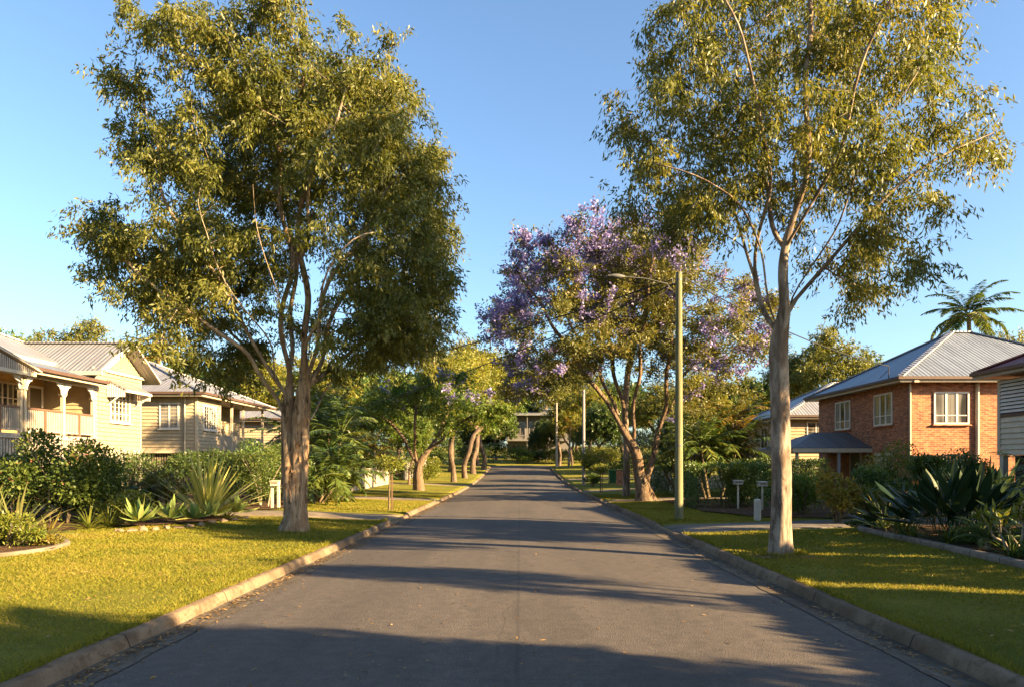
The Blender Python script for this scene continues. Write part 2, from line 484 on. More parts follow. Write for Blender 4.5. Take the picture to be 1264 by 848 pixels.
class MB:
    """collects shapes and links them as one mesh object"""

    def __init__(s):
        s.v, s.f, s.uv, s.mi, s.tint, s.mats, s.cm = [], [], [], [], [], [], 0
        s.nv = 0
        s.smooth = []

    def use(s, mat):
        if mat not in s.mats:
            s.mats.append(mat)
        s.cm = s.mats.index(mat)
        return s

    def add(s, verts, faces, uvs=None, tint=None, smooth=False):
        verts = np.asarray(verts, float).reshape(-1, 3)
        o = s.nv
        s.v.append(verts)
        s.nv += len(verts)
        s.tint.append(np.full(len(verts), 0.5) if tint is None else np.asarray(tint, float))
        for i, fc in enumerate(faces):
            s.f.append(tuple(int(k) + o for k in fc))
            s.uv.append(None if uvs is None else uvs[i])
            s.mi.append(s.cm)
            s.smooth.append(smooth)

    def box(s, x0, x1, y0, y1, z0, z1):
        x0, x1 = min(x0, x1), max(x0, x1)
        y0, y1 = min(y0, y1), max(y0, y1)
        z0, z1 = min(z0, z1), max(z0, z1)
        s.add([(x0, y0, z0), (x1, y0, z0), (x1, y1, z0), (x0, y1, z0), (x0, y0, z1), (x1, y0, z1), (x1, y1, z1), (x0, y1, z1)],
              [(0, 3, 2, 1), (4, 5, 6, 7), (0, 1, 5, 4), (1, 2, 6, 5), (2, 3, 7, 6), (3, 0, 4, 7)])

    def poly(s, pts, uv=None):
        s.add(pts, [tuple(range(len(pts)))], None if uv is None else [uv])

    def slab(s, pts, t, uv=None):
        """a planar polygon given thickness t downwards along its normal"""
        p = [Vector(q) for q in pts]
        n = (p[1] - p[0]).cross(p[2] - p[0]).normalized()
        k = len(p)
        q = [a - n * t for a in p]
        s.add(p, [tuple(range(k))], None if uv is None else [uv])
        s.add(q, [tuple(range(k - 1, -1, -1))])
        for i in range(k):
            j = (i + 1) % k
            s.add([p[i], q[i], q[j], p[j]], [(0, 1, 2, 3)])

    def beam(s, a, b, w, h, up=(0, 0, 1)):
        a, b = Vector(a), Vector(b)
        d = (b - a).normalized()
        u = Vector(up)
        if abs(d.dot(u)) > 0.98:
            u = Vector((0, 1, 0))
        sx_ = d.cross(u).normalized()
        sz = sx_.cross(d).normalized()
        vs_ = []
        for e in (a, b):
            for i, j in ((-1, -1), (1, -1), (1, 1), (-1, 1)):
                vs_.append(e + sx_ * (i * w / 2) + sz * (j * h / 2))
        s.add(vs_, [(0, 1, 2, 3), (7, 6, 5, 4), (0, 4, 5, 1), (1, 5, 6, 2), (2, 6, 7, 3), (3, 7, 4, 0)])

    def tube(s, pts, rad, n=8, cap=True, wob=None, ridge=0, rg=None):
        pts = np.asarray(pts, float)
        k = len(pts)
        rad = np.broadcast_to(np.asarray(rad, float), (k,))
        tang = np.gradient(pts, axis=0)
        tang /= np.linalg.norm(tang, axis=1, keepdims=True) + 1e-9
        ref = np.array([0.31, 0.95, 0.05]) if abs(tang[0][2]) > 0.7 else np.array([0, 0, 1.0])
        ang = np.arange(n) * 2 * math.pi / n
        V = []
        for i in range(k):
            u = np.cross(tang[i], ref)
            nu = np.linalg.norm(u)
            if nu < 1e-3:
                u = np.cross(tang[i], [1, 0.1, 0])
                nu = np.linalg.norm(u)
            u /= nu
            w = np.cross(tang[i], u)
            ref = np.cross(u, tang[i])
            r = rad[i] * (1 if wob is None else wob[i % len(wob)])
            if ridge:
                if i == 0:
                    ph_ = rg.random(6) * 6.28
                    fq = [3, 5, 8, 11, 2, 7]
                ph_ = ph_ + rg.normal(size=6) * np.array([0.25, 0.3, 0.4, 0.5, 0.2, 0.4])
                r = r * (1 + ridge * sum(np.sin(f * ang + p_) * a_ for f, p_, a_ in zip(fq, ph_, (0.9, 0.7, 0.6, 0.5, 1.0, 0.5))) / 1.6)
            V.append(pts[i] + (np.cos(ang) * r)[:, None] * u + (np.sin(ang) * r)[:, None] * w)
        V = np.concatenate(V)
        Fs = []
        for i in range(k - 1):
            for j in range(n):
                j2 = (j + 1) % n
                Fs.append((i * n + j, i * n + j2, (i + 1) * n + j2, (i + 1) * n + j))
        s.add(V, Fs, smooth=True)
        if cap:
            s.add(V[-n:], [tuple(range(n))])
            s.add(V[:n], [tuple(range(n - 1, -1, -1))])

    def lathe(s, x, y, prof, n=16):
        s.tube([(x, y, z) for r, z in prof], [r for r, z in prof], n)

    def quads(s, V, tint):
        """V (N,4,3): N loose quads with a tint each"""
        n = len(V)
        idx = np.arange(n * 4).reshape(n, 4)
        s.add(V.reshape(-1, 3), idx.tolist(), tint=np.repeat(tint, 4))

    def build(s, name, mat=None, parent=None, bevel=0.0):
        ob = link_mesh(name, np.concatenate(s.v), s.f, s.mats if s.mats else [mat], parent,
                       mi=s.mi, uv=s.uv, tint=np.concatenate(s.tint), smooth=s.smooth)
        if bevel:
            b = ob.modifiers.new('bevel', 'BEVEL')
            b.width = bevel
            b.segments = 2
            b.limit_method = 'ANGLE'
        return ob


def root_loc(o):
    v = Vector((0, 0, 0))
    while o is not None:
        v += o.location
        o = o.parent
    return v


def link_mesh(name, V, faces, mats, parent=None, mi=None, uv=None, tint=None, smooth=None):
    V = np.asarray(V, float)
    if parent is not None:
        V = V - np.array(root_loc(parent))
    me = bpy.data.meshes.new(name)
    me.vertices.add(len(V))
    me.vertices.foreach_set('co', V.astype(np.float32).ravel())
    lens = np.fromiter((len(f) for f in faces), dtype=np.int32, count=len(faces))
    loops = np.fromiter((k for f in faces for k in f), dtype=np.int32, count=int(lens.sum()))
    me.loops.add(len(loops))
    me.loops.foreach_set('vertex_index', loops)
    me.polygons.add(len(faces))
    st = np.zeros(len(faces), np.int32)
    st[1:] = np.cumsum(lens)[:-1]
    me.polygons.foreach_set('loop_start', st)
    try:
        me.polygons.foreach_set('loop_total', lens)
    except Exception:
        pass
    if mi is not None:
        me.polygons.foreach_set('material_index', np.asarray(mi, np.int32))
    if smooth is not None:
        me.polygons.foreach_set('use_smooth', np.asarray(smooth, bool))
    for m in mats:
        me.materials.append(M[m])
    me.update(calc_edges=True)
    if uv is not None:
        ul = me.uv_layers.new(name='UVMap')
        data = np.zeros((len(loops), 2), np.float32)
        nrm = np.zeros(len(faces) * 3, np.float32)
        me.polygons.foreach_get('normal', nrm)
        nrm = np.abs(nrm.reshape(-1, 3))
        W = V if parent is None else V + np.array(root_loc(parent))
        ax = np.repeat(np.argmax(nrm, axis=1), lens)
        co = W[loops]
        data[:, 0] = np.where(ax == 0, co[:, 1], co[:, 0])
        data[:, 1] = np.where(ax == 2, co[:, 1], co[:, 2])
        for i, u in enumerate(uv):
            if u is not None:
                data[st[i]:st[i] + lens[i]] = u
        ul.data.foreach_set('uv', data.ravel())
    if tint is not None:
        a = me.attributes.new('tint', 'FLOAT', 'POINT')
        a.data.foreach_set('value', np.asarray(tint, np.float32))
    ob = bpy.data.objects.new(name, me)
    COL.objects.link(ob)
    if parent is not None:
        ob.parent = parent
    return ob


def leaf_mesh(name, V, tint, mat, parent=None):
    """V (N,4,3) loose leaf quads -> one mesh, fast path"""
    n = len(V)
    V = V.reshape(-1, 3)
    if parent is not None:
        V = V - np.array(root_loc(parent))
    me = bpy.data.meshes.new(name)
    me.vertices.add(n * 4)
    me.vertices.foreach_set('co', V.astype(np.float32).ravel())
    me.loops.add(n * 4)
    me.loops.foreach_set('vertex_index', np.arange(n * 4, dtype=np.int32))
    me.polygons.add(n)
    me.polygons.foreach_set('loop_start', np.arange(0, n * 4, 4, dtype=np.int32))
    try:
        me.polygons.foreach_set('loop_total', np.full(n, 4, np.int32))
    except Exception:
        pass
    me.materials.append(M[mat])
    me.update(calc_edges=True)
    a = me.attributes.new('tint', 'FLOAT', 'POINT')
    a.data.foreach_set('value', np.repeat(tint, 4).astype(np.float32))
    ob = bpy.data.objects.new(name, me)
    COL.objects.link(ob)
    if parent is not None:
        ob.parent = parent
    return ob


def tag(o, label=None, cat=None, group=None, kind=None):
    for k, v in (('label', label), ('category', cat), ('group', group), ('kind', kind)):
        if v:
            o[k] = v
    return o


def thing(name, label, cat, loc, group=None):
    o = bpy.data.objects.new(name, None)
    COL.objects.link(o)
    o.location = loc
    o.empty_display_size = 0.3
    return tag(o, label, cat, group)


def copy_tree(o, parent=None):
    c = o.copy()
    COL.objects.link(c)
    c.parent = parent
    for ch in [k for k in bpy.data.objects if k.parent == o]:
        copy_tree(ch, c)
    return c


def rng_(k):
    return np.random.default_rng(k)


def unit(a):
    return a / (np.linalg.norm(a, axis=-1, keepdims=True) + 1e-9)


def leaf_quads(rg, C, D, L, W, mid=0.42, side=None):
    """a diamond leaf from each point C along D"""
    n = len(C)
    D = unit(D)
    S = unit(np.cross(D, side if side is not None else rg.normal(size=(n, 3))))
    L = np.broadcast_to(np.asarray(L, float), (n,))[:, None]
    W = np.broadcast_to(np.asarray(W, float), (n,))[:, None]
    m = C + D * L * mid
    nrm = np.cross(S, D) * W * 0.15
    return np.stack([C, m + S * W / 2 + nrm, C + D * L, m - S * W / 2 + nrm], axis=1)


# ------------------------------------------------------------------ ground, road, kerbs
def grid_sheet(name, xs, ys, zf, mat, kind='structure'):
    X, Y = np.meshgrid(np.asarray(xs, float), np.asarray(ys, float))
    Z = zf(X, Y)
    V = np.stack([X, Y, Z], -1).reshape(-1, 3)
    nx, ny = len(xs), len(ys)
    i = np.arange(nx * ny).reshape(ny, nx)
    Fq = np.stack([i[:-1, :-1], i[:-1, 1:], i[1:, 1:], i[1:, :-1]], -1).reshape(-1, 4)
    o = link_mesh(name, V, Fq.tolist(), [mat], smooth=np.ones(len(Fq), bool))
    return tag(o, kind=kind)


half = [3.96, 4.4, 5, 5.6, 6.2, 6.8, 7.6, 8.5, 9.5, 10.5, 12, 14, 17, 20, 24, 30, 40, 60, 100, 200, 500, 1500]
xs = [-x for x in reversed(half)] + [-3.90, 3.90] + half
ys = list(np.arange(-30, 0, 2.0)) + list(np.arange(0, 70, 0.25)) + list(np.arange(70, 95.9, 1.0)) + [95.97, 96.03, 99, 103.45, 103.55] + list(np.arange(105, 180, 5)) + [220, 300, 500, 900, 1500]
ys = [-200, -80] + ys
grid_sheet('ground', xs, ys, gz, 'lawn')

camber = lambda X: 0.05 * (1 - (X / 3.5) ** 2)
ry = np.concatenate([np.arange(-30, 42, 3.0), np.arange(42, 103.6, 1.0)])
grid_sheet('road', np.linspace(-3.5, 3.5, 9), ry, lambda X, Y: P(Y) + camber(X), 'asphalt')
for sgn in (-1, 1):
    grid_sheet('cross_road', np.linspace(3.505, 60, 8) * sgn if sgn > 0 else np.linspace(-60, -3.505, 8), [96.3, 99, 103], lambda X, Y: P(Y) - 0.004 + 0 * X, 'asphalt')


def gutter_profile(sgn):
    n_y = np.concatenate([np.arange(-30, 50, 0.3), np.arange(50, 96.1, 1.0)])
    prof = [(3.42, 0.006), (3.5, 0.004), (3.62, -0.012), (3.76, -0.022), (3.80, -0.012)]
    V, n = [], len(prof)
    rg = rng_(5 + sgn)
    for y in n_y:
        for x, z in prof:
            V.append((sgn * (x + (rg.normal() * 0.012 if x == 3.42 else 0)), y, float(P(y)) + z + 0.004))
    Fq = []
    for i in range(len(n_y) - 1):
        for j in range(n - 1):
            q = (i * n + j, i * n + j + 1, (i + 1) * n + j + 1, (i + 1) * n + j)
            Fq.append(q if sgn > 0 else q[::-1])
    tag(link_mesh('gutter', V, Fq, ['gutter_concrete'], smooth=np.ones(len(Fq), bool)), kind='structure')
    prof = [(3.79, -0.05), (3.80, 0.01), (3.825, 0.075), (3.84, 0.102), (3.86, 0.115), (3.93, 0.12), (3.96, 0.114), (3.975, 0.08)]
    V, n, Fq = [], len(prof), []
    for y in n_y:
        d = float(drive_f(sgn, y))
        jog = rg.normal() * 0.004
        for x, z in prof:
            zz = z if z < 0.02 else z * (1 - 0.6 * d) + rg.normal() * 0.005
            V.append((sgn * (x + jog), y, float(P(y)) + zz))
    for i in range(len(n_y) - 1):
        for j in range(n - 1):
            q = (i * n + j, i * n + j + 1, (i + 1) * n + j + 1, (i + 1) * n + j)
            Fq.append(q if sgn > 0 else q[::-1])
    tag(link_mesh('kerb', V, Fq, ['kerb_concrete'], smooth=np.ones(len(Fq), bool)), kind='structure')


gutter_profile(-1)
gutter_profile(1)


def drive(sgn, x1, y0, y1, mat='drive_concrete', name='driveway', bend=0.0):
    xs_ = np.concatenate([[4.01, 4.6, 5.2, 6, 6.8], np.linspace(7.6, x1, 5)])
    V, Fq = [], []
    for x in xs_:
        b = bend * max(0, x - 5) / 6
        fl = 0.5 * max(0, 5.2 - x)
        for y in np.linspace(y0 - fl + b, y1 + fl + b, 5):
            z = max(float(gz(sgn * x, yy)) for yy in (y - 0.01, y + 0.01)) + 0.022
            if x < 4.2:
                z = float(P(y)) + 0.05
            V.append((sgn * x, y, z))
    for i in range(len(xs_) - 1):
        for j in range(4):
            q = (i * 5 + j, (i + 1) * 5 + j, (i + 1) * 5 + j + 1, i * 5 + j + 1)
            Fq.append(q if sgn > 0 else q[::-1])
    o = link_mesh(name, V, Fq, [mat])
    md = o.modifiers.new('thick', 'SOLIDIFY')
    md.thickness = 0.06
    md.offset = -1
    tag(o, kind='structure')


drive(-1, 16, 22.6, 24.9, 'path_concrete')
drive(1, 13, 18.5, 20.5)
drive(1, 14, 33.2, 35.2, 'path_concrete')
drive(-1, 13, 34.2, 36.4, 'path_concrete')
drive(1, 13, 45.7, 47.8, 'path_concrete')
drive(-1, 13, 55.2, 57.3, 'path_concrete')
drive(1, 13, 66.2, 68.3, 'path_concrete')

LBED = [(-30, 10.5), (-9.6, 11.2), (-8.75, 12.4), (-8.45, 13.4), (-8.7, 14.3), (-9.5, 15.4), (-10.5, 16.6), (-10.2, 17.6), (-9.5, 18.1),
        (-8.75, 19.0), (-8.3, 20.4), (-8.1, 21.6), (-8.5, 22.2), (-30, 22.2)]
LBED2 = [(-30, 25.3), (-8.5, 25.3), (-8.2, 26.2), (-8.4, 30), (-8.6, 33.8), (-30, 33.8)]
RBED = [(30, 8), (7.6, 8), (7.6, 11.3), (7.75, 12.7), (7.9, 14.6), (8.05, 16.7), (8.1, 17.7), (8.7, 18.2), (30, 18.2)]
RBED2 = [(30, 21), (8.9, 21), (7.2, 22.0), (6.2, 25), (6.3, 32.7), (30, 32.7)]


def bed(poly, name='garden_bed'):
    import bmesh
    bm = bmesh.new()
    vs_ = [bm.verts.new((x, y, 0)) for x, y in poly]
    bm.faces.new(vs_)
    for _ in range(5):
        es = [e for e in bm.edges if e.calc_length() > 0.9]
        if not es:
            break
        bmesh.ops.subdivide_edges(bm, edges=es, cuts=1)
        bmesh.ops.triangulate(bm, faces=bm.faces[:])
    for v_ in bm.verts:
        v_.co.z = gzf(v_.co.x, v_.co.y) + 0.03 + 0.03 * abs(math.sin(v_.co.x * 3.1) * math.cos(v_.co.y * 2.3))
    me = bpy.data.meshes.new(name)
    bmesh.ops.recalc_face_normals(bm, faces=bm.faces[:])
    bm.to_mesh(me)
    bm.free()
    me.materials.append(M['mulch'])
    o = bpy.data.objects.new(name, me)
    COL.objects.link(o)
    tag(o, kind='structure')


for b_ in (LBED, LBED2, RBED, RBED2):
    bed(b_)


SOIL = [(-5.4, 17.7, 0.6), (4.75, 13.5, 0.55), (5.74, 33.8, 1.1)]


def soil_patch(cx, cy, r, seed):
    rg = rng_(seed)
    k = 40
    V = [(cx, cy, gzf(cx, cy) + 0.012)]
    for q, dz in ((0.5, 0.012), (1.0, 0.004)):
        for i in range(k):
            a = i * 2 * math.pi / k
            rr = r * q * (1 + 0.16 * math.sin(3 * a + seed) + 0.12 * math.sin(5 * a + 2 * seed) + 0.05 * rg.normal())
            x, y = cx + rr * math.cos(a), cy + rr * math.sin(a)
            V.append((x, y, gzf(x, y) + dz + 0.004))
    Fq = [(0, 1 + i, 1 + (i + 1) % k) for i in range(k)] + [(1 + i, 1 + k + i, 1 + k + (i + 1) % k, 1 + (i + 1) % k) for i in range(k)]
    tag(link_mesh('bare_soil', V, Fq, ['soil'], smooth=np.ones(len(Fq), bool)), kind='structure')


for i_, (a_, b_, c_) in enumerate(SOIL):
    soil_patch(a_, b_, c_, 40 + i_)


def inside(px, py, poly):
    c = np.zeros(len(px), bool)
    k = len(poly)
    for i in range(k):
        x1, y1 = poly[i]
        x2, y2 = poly[(i + 1) % k]
        cond = ((y1 > py) != (y2 > py)) & (px < (x2 - x1) * (py - y1) / (y2 - y1 + 1e-12) + x1)
        c ^= cond
    return c


def grass(sgn, name, seed, n):
    rg = rng_(seed)
    # denser near the camera
    y = 4.5 + 36 * rg.random(n * 2) ** 2.0
    x = np.where(rg.random(n * 2) < 0.06, 3.9 + np.abs(rg.normal(size=n * 2)) * 0.07, 3.96 + 10.5 * rg.random(n * 2))
    # bare and thin patches
    pat = np.sin(x * 1.3 + 1.7 * np.sin(y * 0.9)) * np.sin(y * 1.1 + x * 0.5 + seed) + rg.normal(size=n * 2) * 0.45
    keep = (pat > -0.75) & (drive_f(sgn, y) < 0.3) & (x < 4.1 + y * 0.75)
    X = x * sgn
    for cx_, cy_, r_ in SOIL:
        keep &= (X - cx_) ** 2 + (y - cy_) ** 2 > (r_ * (0.75 + 0.5 * rg.random(n * 2))) ** 2
    for b in (LBED, LBED2, RBED, RBED2):
        keep &= ~inside(X, y, b)
    X, y, pat = X[keep][:n], y[keep][:n], pat[keep][:n]
    k = len(X)
    z = gz(X, y) - 0.004
    C = np.stack([X, y, z], -1)
    sc = np.clip(y / 8.0, 0.8, 3.2)
    h = rg.uniform(0.022, 0.05, k) * (0.8 + 0.3 * rg.random(k)) * np.clip(sc, 0.9, 1.35)
    a = rg.random(k) * 2 * math.pi
    D = np.stack([np.cos(a) * 0.75, np.sin(a) * 0.75, rg.uniform(0.45, 1.1, k)], -1)
    D = unit(D)
    Q = leaf_quads(rg, C, D, h, 0.0065 * sc * rg.uniform(0.7, 1.4, k), 0.3)
    # longer unmown tufts round the trunks, the pole and along the kerb
    ex = []
    for cx_, cy_, r0_, m in ((-5.4, 17.7, 0.42, 900), (4.75, 13.5, 0.28, 800), (4.63, 21.6, 0.14, 350)):
        if cx_ * sgn > 0:
            a_ = rg.random(m) * 6.28
            r_ = r0_ + np.abs(rg.normal(size=m)) * 0.12
            ex.append(np.stack([cx_ + np.cos(a_) * r_, cy_ + np.sin(a_) * r_], -1))
    m = 5000
    ye = 4.5 + 30 * rg.random(m) ** 1.8
    ye = ye[(drive_f(sgn, ye) < 0.1) & (np.sin(ye * 2.1) + rg.normal(size=m) * 0.6 > 0.1)]
    ex.append(np.stack([sgn * (3.96 + np.abs(rg.normal(size=len(ye))) * 0.04), ye], -1))
    ex = np.concatenate(ex)
    ne = len(ex)
    ae = rg.random(ne) * 6.28
    De = np.stack([np.cos(ae) * 0.45, np.sin(ae) * 0.45, rg.uniform(0.7, 1.2, ne)], -1)
    Qe = leaf_quads(rg, np.column_stack([ex, gz(ex[:, 0], ex[:, 1]) - 0.004]), De, rg.uniform(0.05, 0.13, ne), 0.008 * np.clip(ex[:, 1] / 8, 0.8, 3), 0.3)
    Q = np.concatenate([Q, Qe])
    tint = np.clip(0.44 + 0.24 * pat + rg.normal(size=k) * 0.2, 0, 1)
    tint = np.concatenate([tint, rg.random(ne) * 0.8])
    o = leaf_mesh(name, Q, tint, 'grass_blade')
    tag(o, 'short mown golden green grass on the %s verge' % ('left' if sgn < 0 else 'right'), 'grass', kind='stuff')


grass(-1, 'grass', 11, 330000)
grass(1, 'grass', 12, 280000)


def litter(seed, n):
    rg = rng_(seed)
    Cs = []
    for _ in range(n):
        r = rg.random()
        y = 5 + 34 * rg.random() ** 1.7
        if r < 0.45:
            x = -3.72 + abs(rg.normal()) * 0.13
            x = min(x, -3.3)
        elif r < 0.65:
            x = 3.72 - abs(rg.normal()) * 0.15
        elif r < 0.76:
            x = rg.uniform(-3.4, 3.4)
        else:
            x = (4.3 + 4 * rg.random()) * (1 if rg.random() < 0.4 else -1)
        if abs(x) < 3.5:
            z = float(P(y)) + 0.05 * (1 - (x / 3.5) ** 2) + 0.012
        elif abs(x) < 3.8:
            z = float(P(y)) + 0.004
        else:
            z = gzf(x, y) + 0.03
        Cs.append((x, y, z))
    C = np.array(Cs)
    a = rg.random(n) * 6.28
    D = np.stack([np.cos(a), np.sin(a), rg.normal(size=n) * 0.18], -1)
    up = np.tile([0, 0, 1.0], (n, 1)) + rg.normal(size=(n, 3)) * 0.25
    Q = leaf_quads(rg, C, D, rg.uniform(0.03, 0.085, n), rg.uniform(0.012, 0.028, n), side=up)
    tag(leaf_mesh('fallen_leaves', Q, rg.random(n), 'dry_leaf'), 'dry brown leaves scattered along the gutters and verges', 'leaf litter', kind='stuff')


litter(77, 5500)
# ------------------------------------------------------------------ trees and plants
def wx(px, Y):
    return (px - 642.0) * Y / 913.0


def wz(py, Y):
    return EYE + (573.0 - py) * Y / 913.0


def grow(att, nodes, par, step, kill, rg, iters=160, tropism=(0, 0, 0.12), infl=2.0):
    """space colonisation: nodes (list of points, parents) grow towards the attraction points"""
    att = np.asarray(att, float)
    cap = 14000
    N = np.zeros((cap, 3))
    n = len(nodes)
    N[:n] = nodes
    par = list(par)
    best = np.full(len(att), 1e9)
    bi = np.zeros(len(att), int)
    alive = np.ones(len(att), bool)

    def upd(i0, i1):
        nonlocal best, bi
        for c0 in range(i0, i1, 200):
            c1 = min(i1, c0 + 200)
            d = np.linalg.norm(att[:, None] - N[None, c0:c1], axis=2)
            k = d.argmin(1)
            dm = d[np.arange(len(att)), k]
            m = dm < best
            best[m] = dm[m]
            bi[m] = k[m] + c0
    upd(0, n)
    tips = []
    trop = np.array(tropism)
    for it in range(iters):
        if not alive.any() or n > cap - 900:
            break
        act = alive & (best < infl)
        if not act.any():
            act = alive & (best < best[alive].min() * 1.3)
        ids = np.unique(bi[act])
        n0 = n
        for i in ids:
            sel = act & (bi == i)
            d = unit(att[sel] - N[i]).sum(0)
            d = unit(d) + trop + rg.normal(size=3) * 0.27
            d = unit(d)
            p = N[i] + d * step
            N[n] = p
            par.append(int(i))
            n += 1
            if n >= cap - 2:
                break
        upd(n0, n)
        reach = alive & (best < kill)
        for a in np.nonzero(reach)[0]:
            tips.append(int(bi[a]))
        alive &= ~reach
        # drop attractors that are not getting nearer
        if it > 25 and it % 12 == 0:
            alive &= rg.random(len(att)) > 0.03
    return N[:n].copy(), np.array(par), tips


def wood(nodes, par, rtrunk, rtip, name, mat, parent, flare=0.35, smooth=2, seed=0, limb=1.0, ntrunk=1, limb_bark=None):
    n = len(nodes)
    ch = [[] for _ in range(n)]
    for i in range(1, n):
        if par[i] >= 0:
            ch[par[i]].append(i)
    cnt = np.zeros(n)
    for i in range(n - 1, -1, -1):
        cnt[i] = max(1.0, sum(cnt[c] for c in ch[i]))
    k = math.log(rtrunk / rtip) / math.log(max(cnt[0], 2))
    rad = rtip * cnt ** k
    rad[ntrunk:] *= 1 - (1 - limb) * np.clip((rad[ntrunk:] / rtrunk - 0.06) / 0.2, 0, 1)
    pts = nodes.copy()
    for _ in range(smooth):
        q = pts.copy()
        for i in range(1, n):
            if par[i] >= 0 and ch[i]:
                c = max(ch[i], key=lambda j: cnt[j])
                q[i] = 0.5 * pts[i] + 0.25 * (pts[par[i]] + pts[c])
        pts = q
    mb = MB().use(mat)
    rg = rng_(seed)
    stack = [(0, None)]
    while stack:
        s, pr = stack.pop()
        chain = [s] if pr is None else [pr, s]
        while ch[chain[-1]]:
            kids = sorted(ch[chain[-1]], key=lambda j: -cnt[j])
            for o in kids[1:]:
                stack.append((o, chain[-1]))
            chain.append(kids[0])
        r = rad[chain].copy()
        if pr is not None:
            r[0] = min(r[0], r[1] * 1.35)
        r[-1] *= 0.5
        mb.use(limb_bark if limb_bark and r[0] < 0.62 * rtrunk else mat)
        if len(chain) > 1:
            big = r[0] > 0.13
            P_ = pts[chain]
            if pr is None:      # trunk: finer rings, flared foot
                t_ = np.linspace(0, 1, len(chain))
                tt = np.linspace(0, 1, len(chain) * 3)
                P_ = np.stack([np.interp(tt, t_, P_[:, a]) for a in range(3)], -1)
                r = np.interp(tt, t_, r)
                hgt = P_[:, 2] - P_[0, 2]
                r = r * (1 + flare * np.exp(-hgt / 0.28)) * (1 + 0.018 * rg.normal(size=len(r)))
                w_ = 5
                r = np.convolve(np.pad(r, w_, mode='edge'), np.ones(2 * w_ + 1) / (2 * w_ + 1), 'valid')
                r[:3] *= 1 + flare * np.array([0.35, 0.2, 0.08])
            elif big and len(r) > 6:
                r[1:-1] = (r[:-2] + r[1:-1] + r[2:]) / 3
            mb.tube(P_, r, 30 if pr is None else 16 if big else (7 if r[0] > 0.04 else (5 if r[0] > 0.015 else 3)), cap=big, ridge=0.05 if pr is None else (0.035 if big else 0), rg=rg)
    return mb.build(name, parent=parent), rad, pts, ch


def clumps_points(clumps, s, bx, by, rg, dens, dscale=0.8, cx=None, hw=None, zs=1.0):
    """clumps in photograph pixels -> points (local metres, x right, y away, z up); each clump is repeated through the crown's depth"""
    xs_ = [c[0] for c in clumps]
    cx = cx if cx is not None else 0.5 * (min(c[0] - c[2] for c in clumps) + max(c[0] + c[2] for c in clumps))
    hw = hw if hw is not None else 0.5 * (max(c[0] + c[2] for c in clumps) - min(c[0] - c[2] for c in clumps))
    out, fl = [], []
    for c in clumps:
        px, py, rx, ry = c[:4]
        w = c[4] if len(c) > 4 else 1.0
        flag = c[5] if len(c) > 5 else 0
        D = hw * dscale * math.sqrt(max(0.04, 1 - ((px - cx) / hw) ** 2)) / s
        rm = 0.5 * (rx + ry) / s
        k = max(1, int(round(1.15 * D / rm)))
        for j in range(k):
            dy = 0 if k == 1 else -D + 2 * D * (j + 0.5) / k
            dy += rg.normal() * 0.25 * rm
            jit = rg.normal(size=2) * 0.22 * rm
            m = max(3, int(dens * w * (rx / s) * (ry / s)))
            u = unit(rg.normal(size=(m, 3))) * (rg.random((m, 1)) ** 0.45)
            p = u * np.array([rx / s, rm, ry / s]) + np.array([(px - bx) / s + jit[0], dy, (by - py) / s * zs + jit[1]])
            out.append(p)
            fl += [flag] * m
    return np.concatenate(out), np.array(fl)


def px_line(pts, s, bx, by):
    """polyline (px, py[, depth m]) -> local metres"""
    return [np.array([(p[0] - bx) / s, p[2] if len(p) > 2 else 0.0, (by - p[1]) / s]) for p in pts]


def skeleton(lines, step):
    """polylines; the first is the trunk, later ones start at the nearest existing node"""
    nodes, par = [], []
    for ln in lines:
        ln = [np.asarray(p, float) for p in ln]
        pts = [ln[0]]
        wa = len(nodes) * 1.7
        for a, b in zip(ln, ln[1:]):
            L = np.linalg.norm(b - a)
            k = max(1, int(round(L / step)))
            for i in range(1, k + 1):
                q = a + (b - a) * i / k
                if nodes and L > 1.2:
                    s_ = len(pts) * step
                    q = q + np.array([math.sin(s_ * 2.3 + wa), math.cos(s_ * 1.9 + wa * 1.3), 0.5 * math.sin(s_ * 3.1 + wa)]) * 0.11
                pts.append(q)
        if not nodes:
            prev = -1
        else:
            d = np.linalg.norm(np.array(nodes) - pts[0], axis=1)
            prev = int(d.argmin())
            pts = pts[1:]
        for p in pts:
            nodes.append(p)
            par.append(prev)
            prev = len(nodes) - 1
    return np.array(nodes), par


def sprays(rg, tips, per, spread, droop, L, W, out_c=None, up=0.0, tw=4):
    """leafy twigs round each branch end: short hanging strands with leaves set along them"""
    nt = len(tips)
    k = max(1, per // tw)
    TW = np.repeat(tips, tw, axis=0)
    d = rg.normal(size=(nt * tw, 3))
    d[:, 2] = d[:, 2] * 0.7 + 0.25 - 0.25 * droop
    d = unit(d)
    ln = spread * 2.0 * rg.uniform(0.5, 1.25, (nt * tw, 1))
    T = np.repeat(TW, k, axis=0)
    n = len(T)
    D0 = np.repeat(d, k, axis=0)
    LN = np.repeat(ln, k, axis=0)
    q = rg.random((n, 1)) ** 0.7
    C = T + D0 * LN * q + np.array([0, 0, -0.35 * droop * spread * 2]) * q ** 2 + rg.normal(size=(n, 3)) * spread * 0.22
    D = rg.normal(size=(n, 3)) * 0.55 + D0 * 0.45
    D[:, 2] += -droop * 0.9 + up
    Q = leaf_quads(rg, C, D, L * rg.uniform(0.65, 1.3, n), W * rg.uniform(0.7, 1.3, n))
    base = np.repeat(np.repeat(rg.normal(size=nt) * 0.12, tw) + rg.normal(size=nt * tw) * 0.07, k)
    tint = np.clip(0.45 + base + rg.normal(size=n) * 0.15, 0, 1)
    return Q, tint


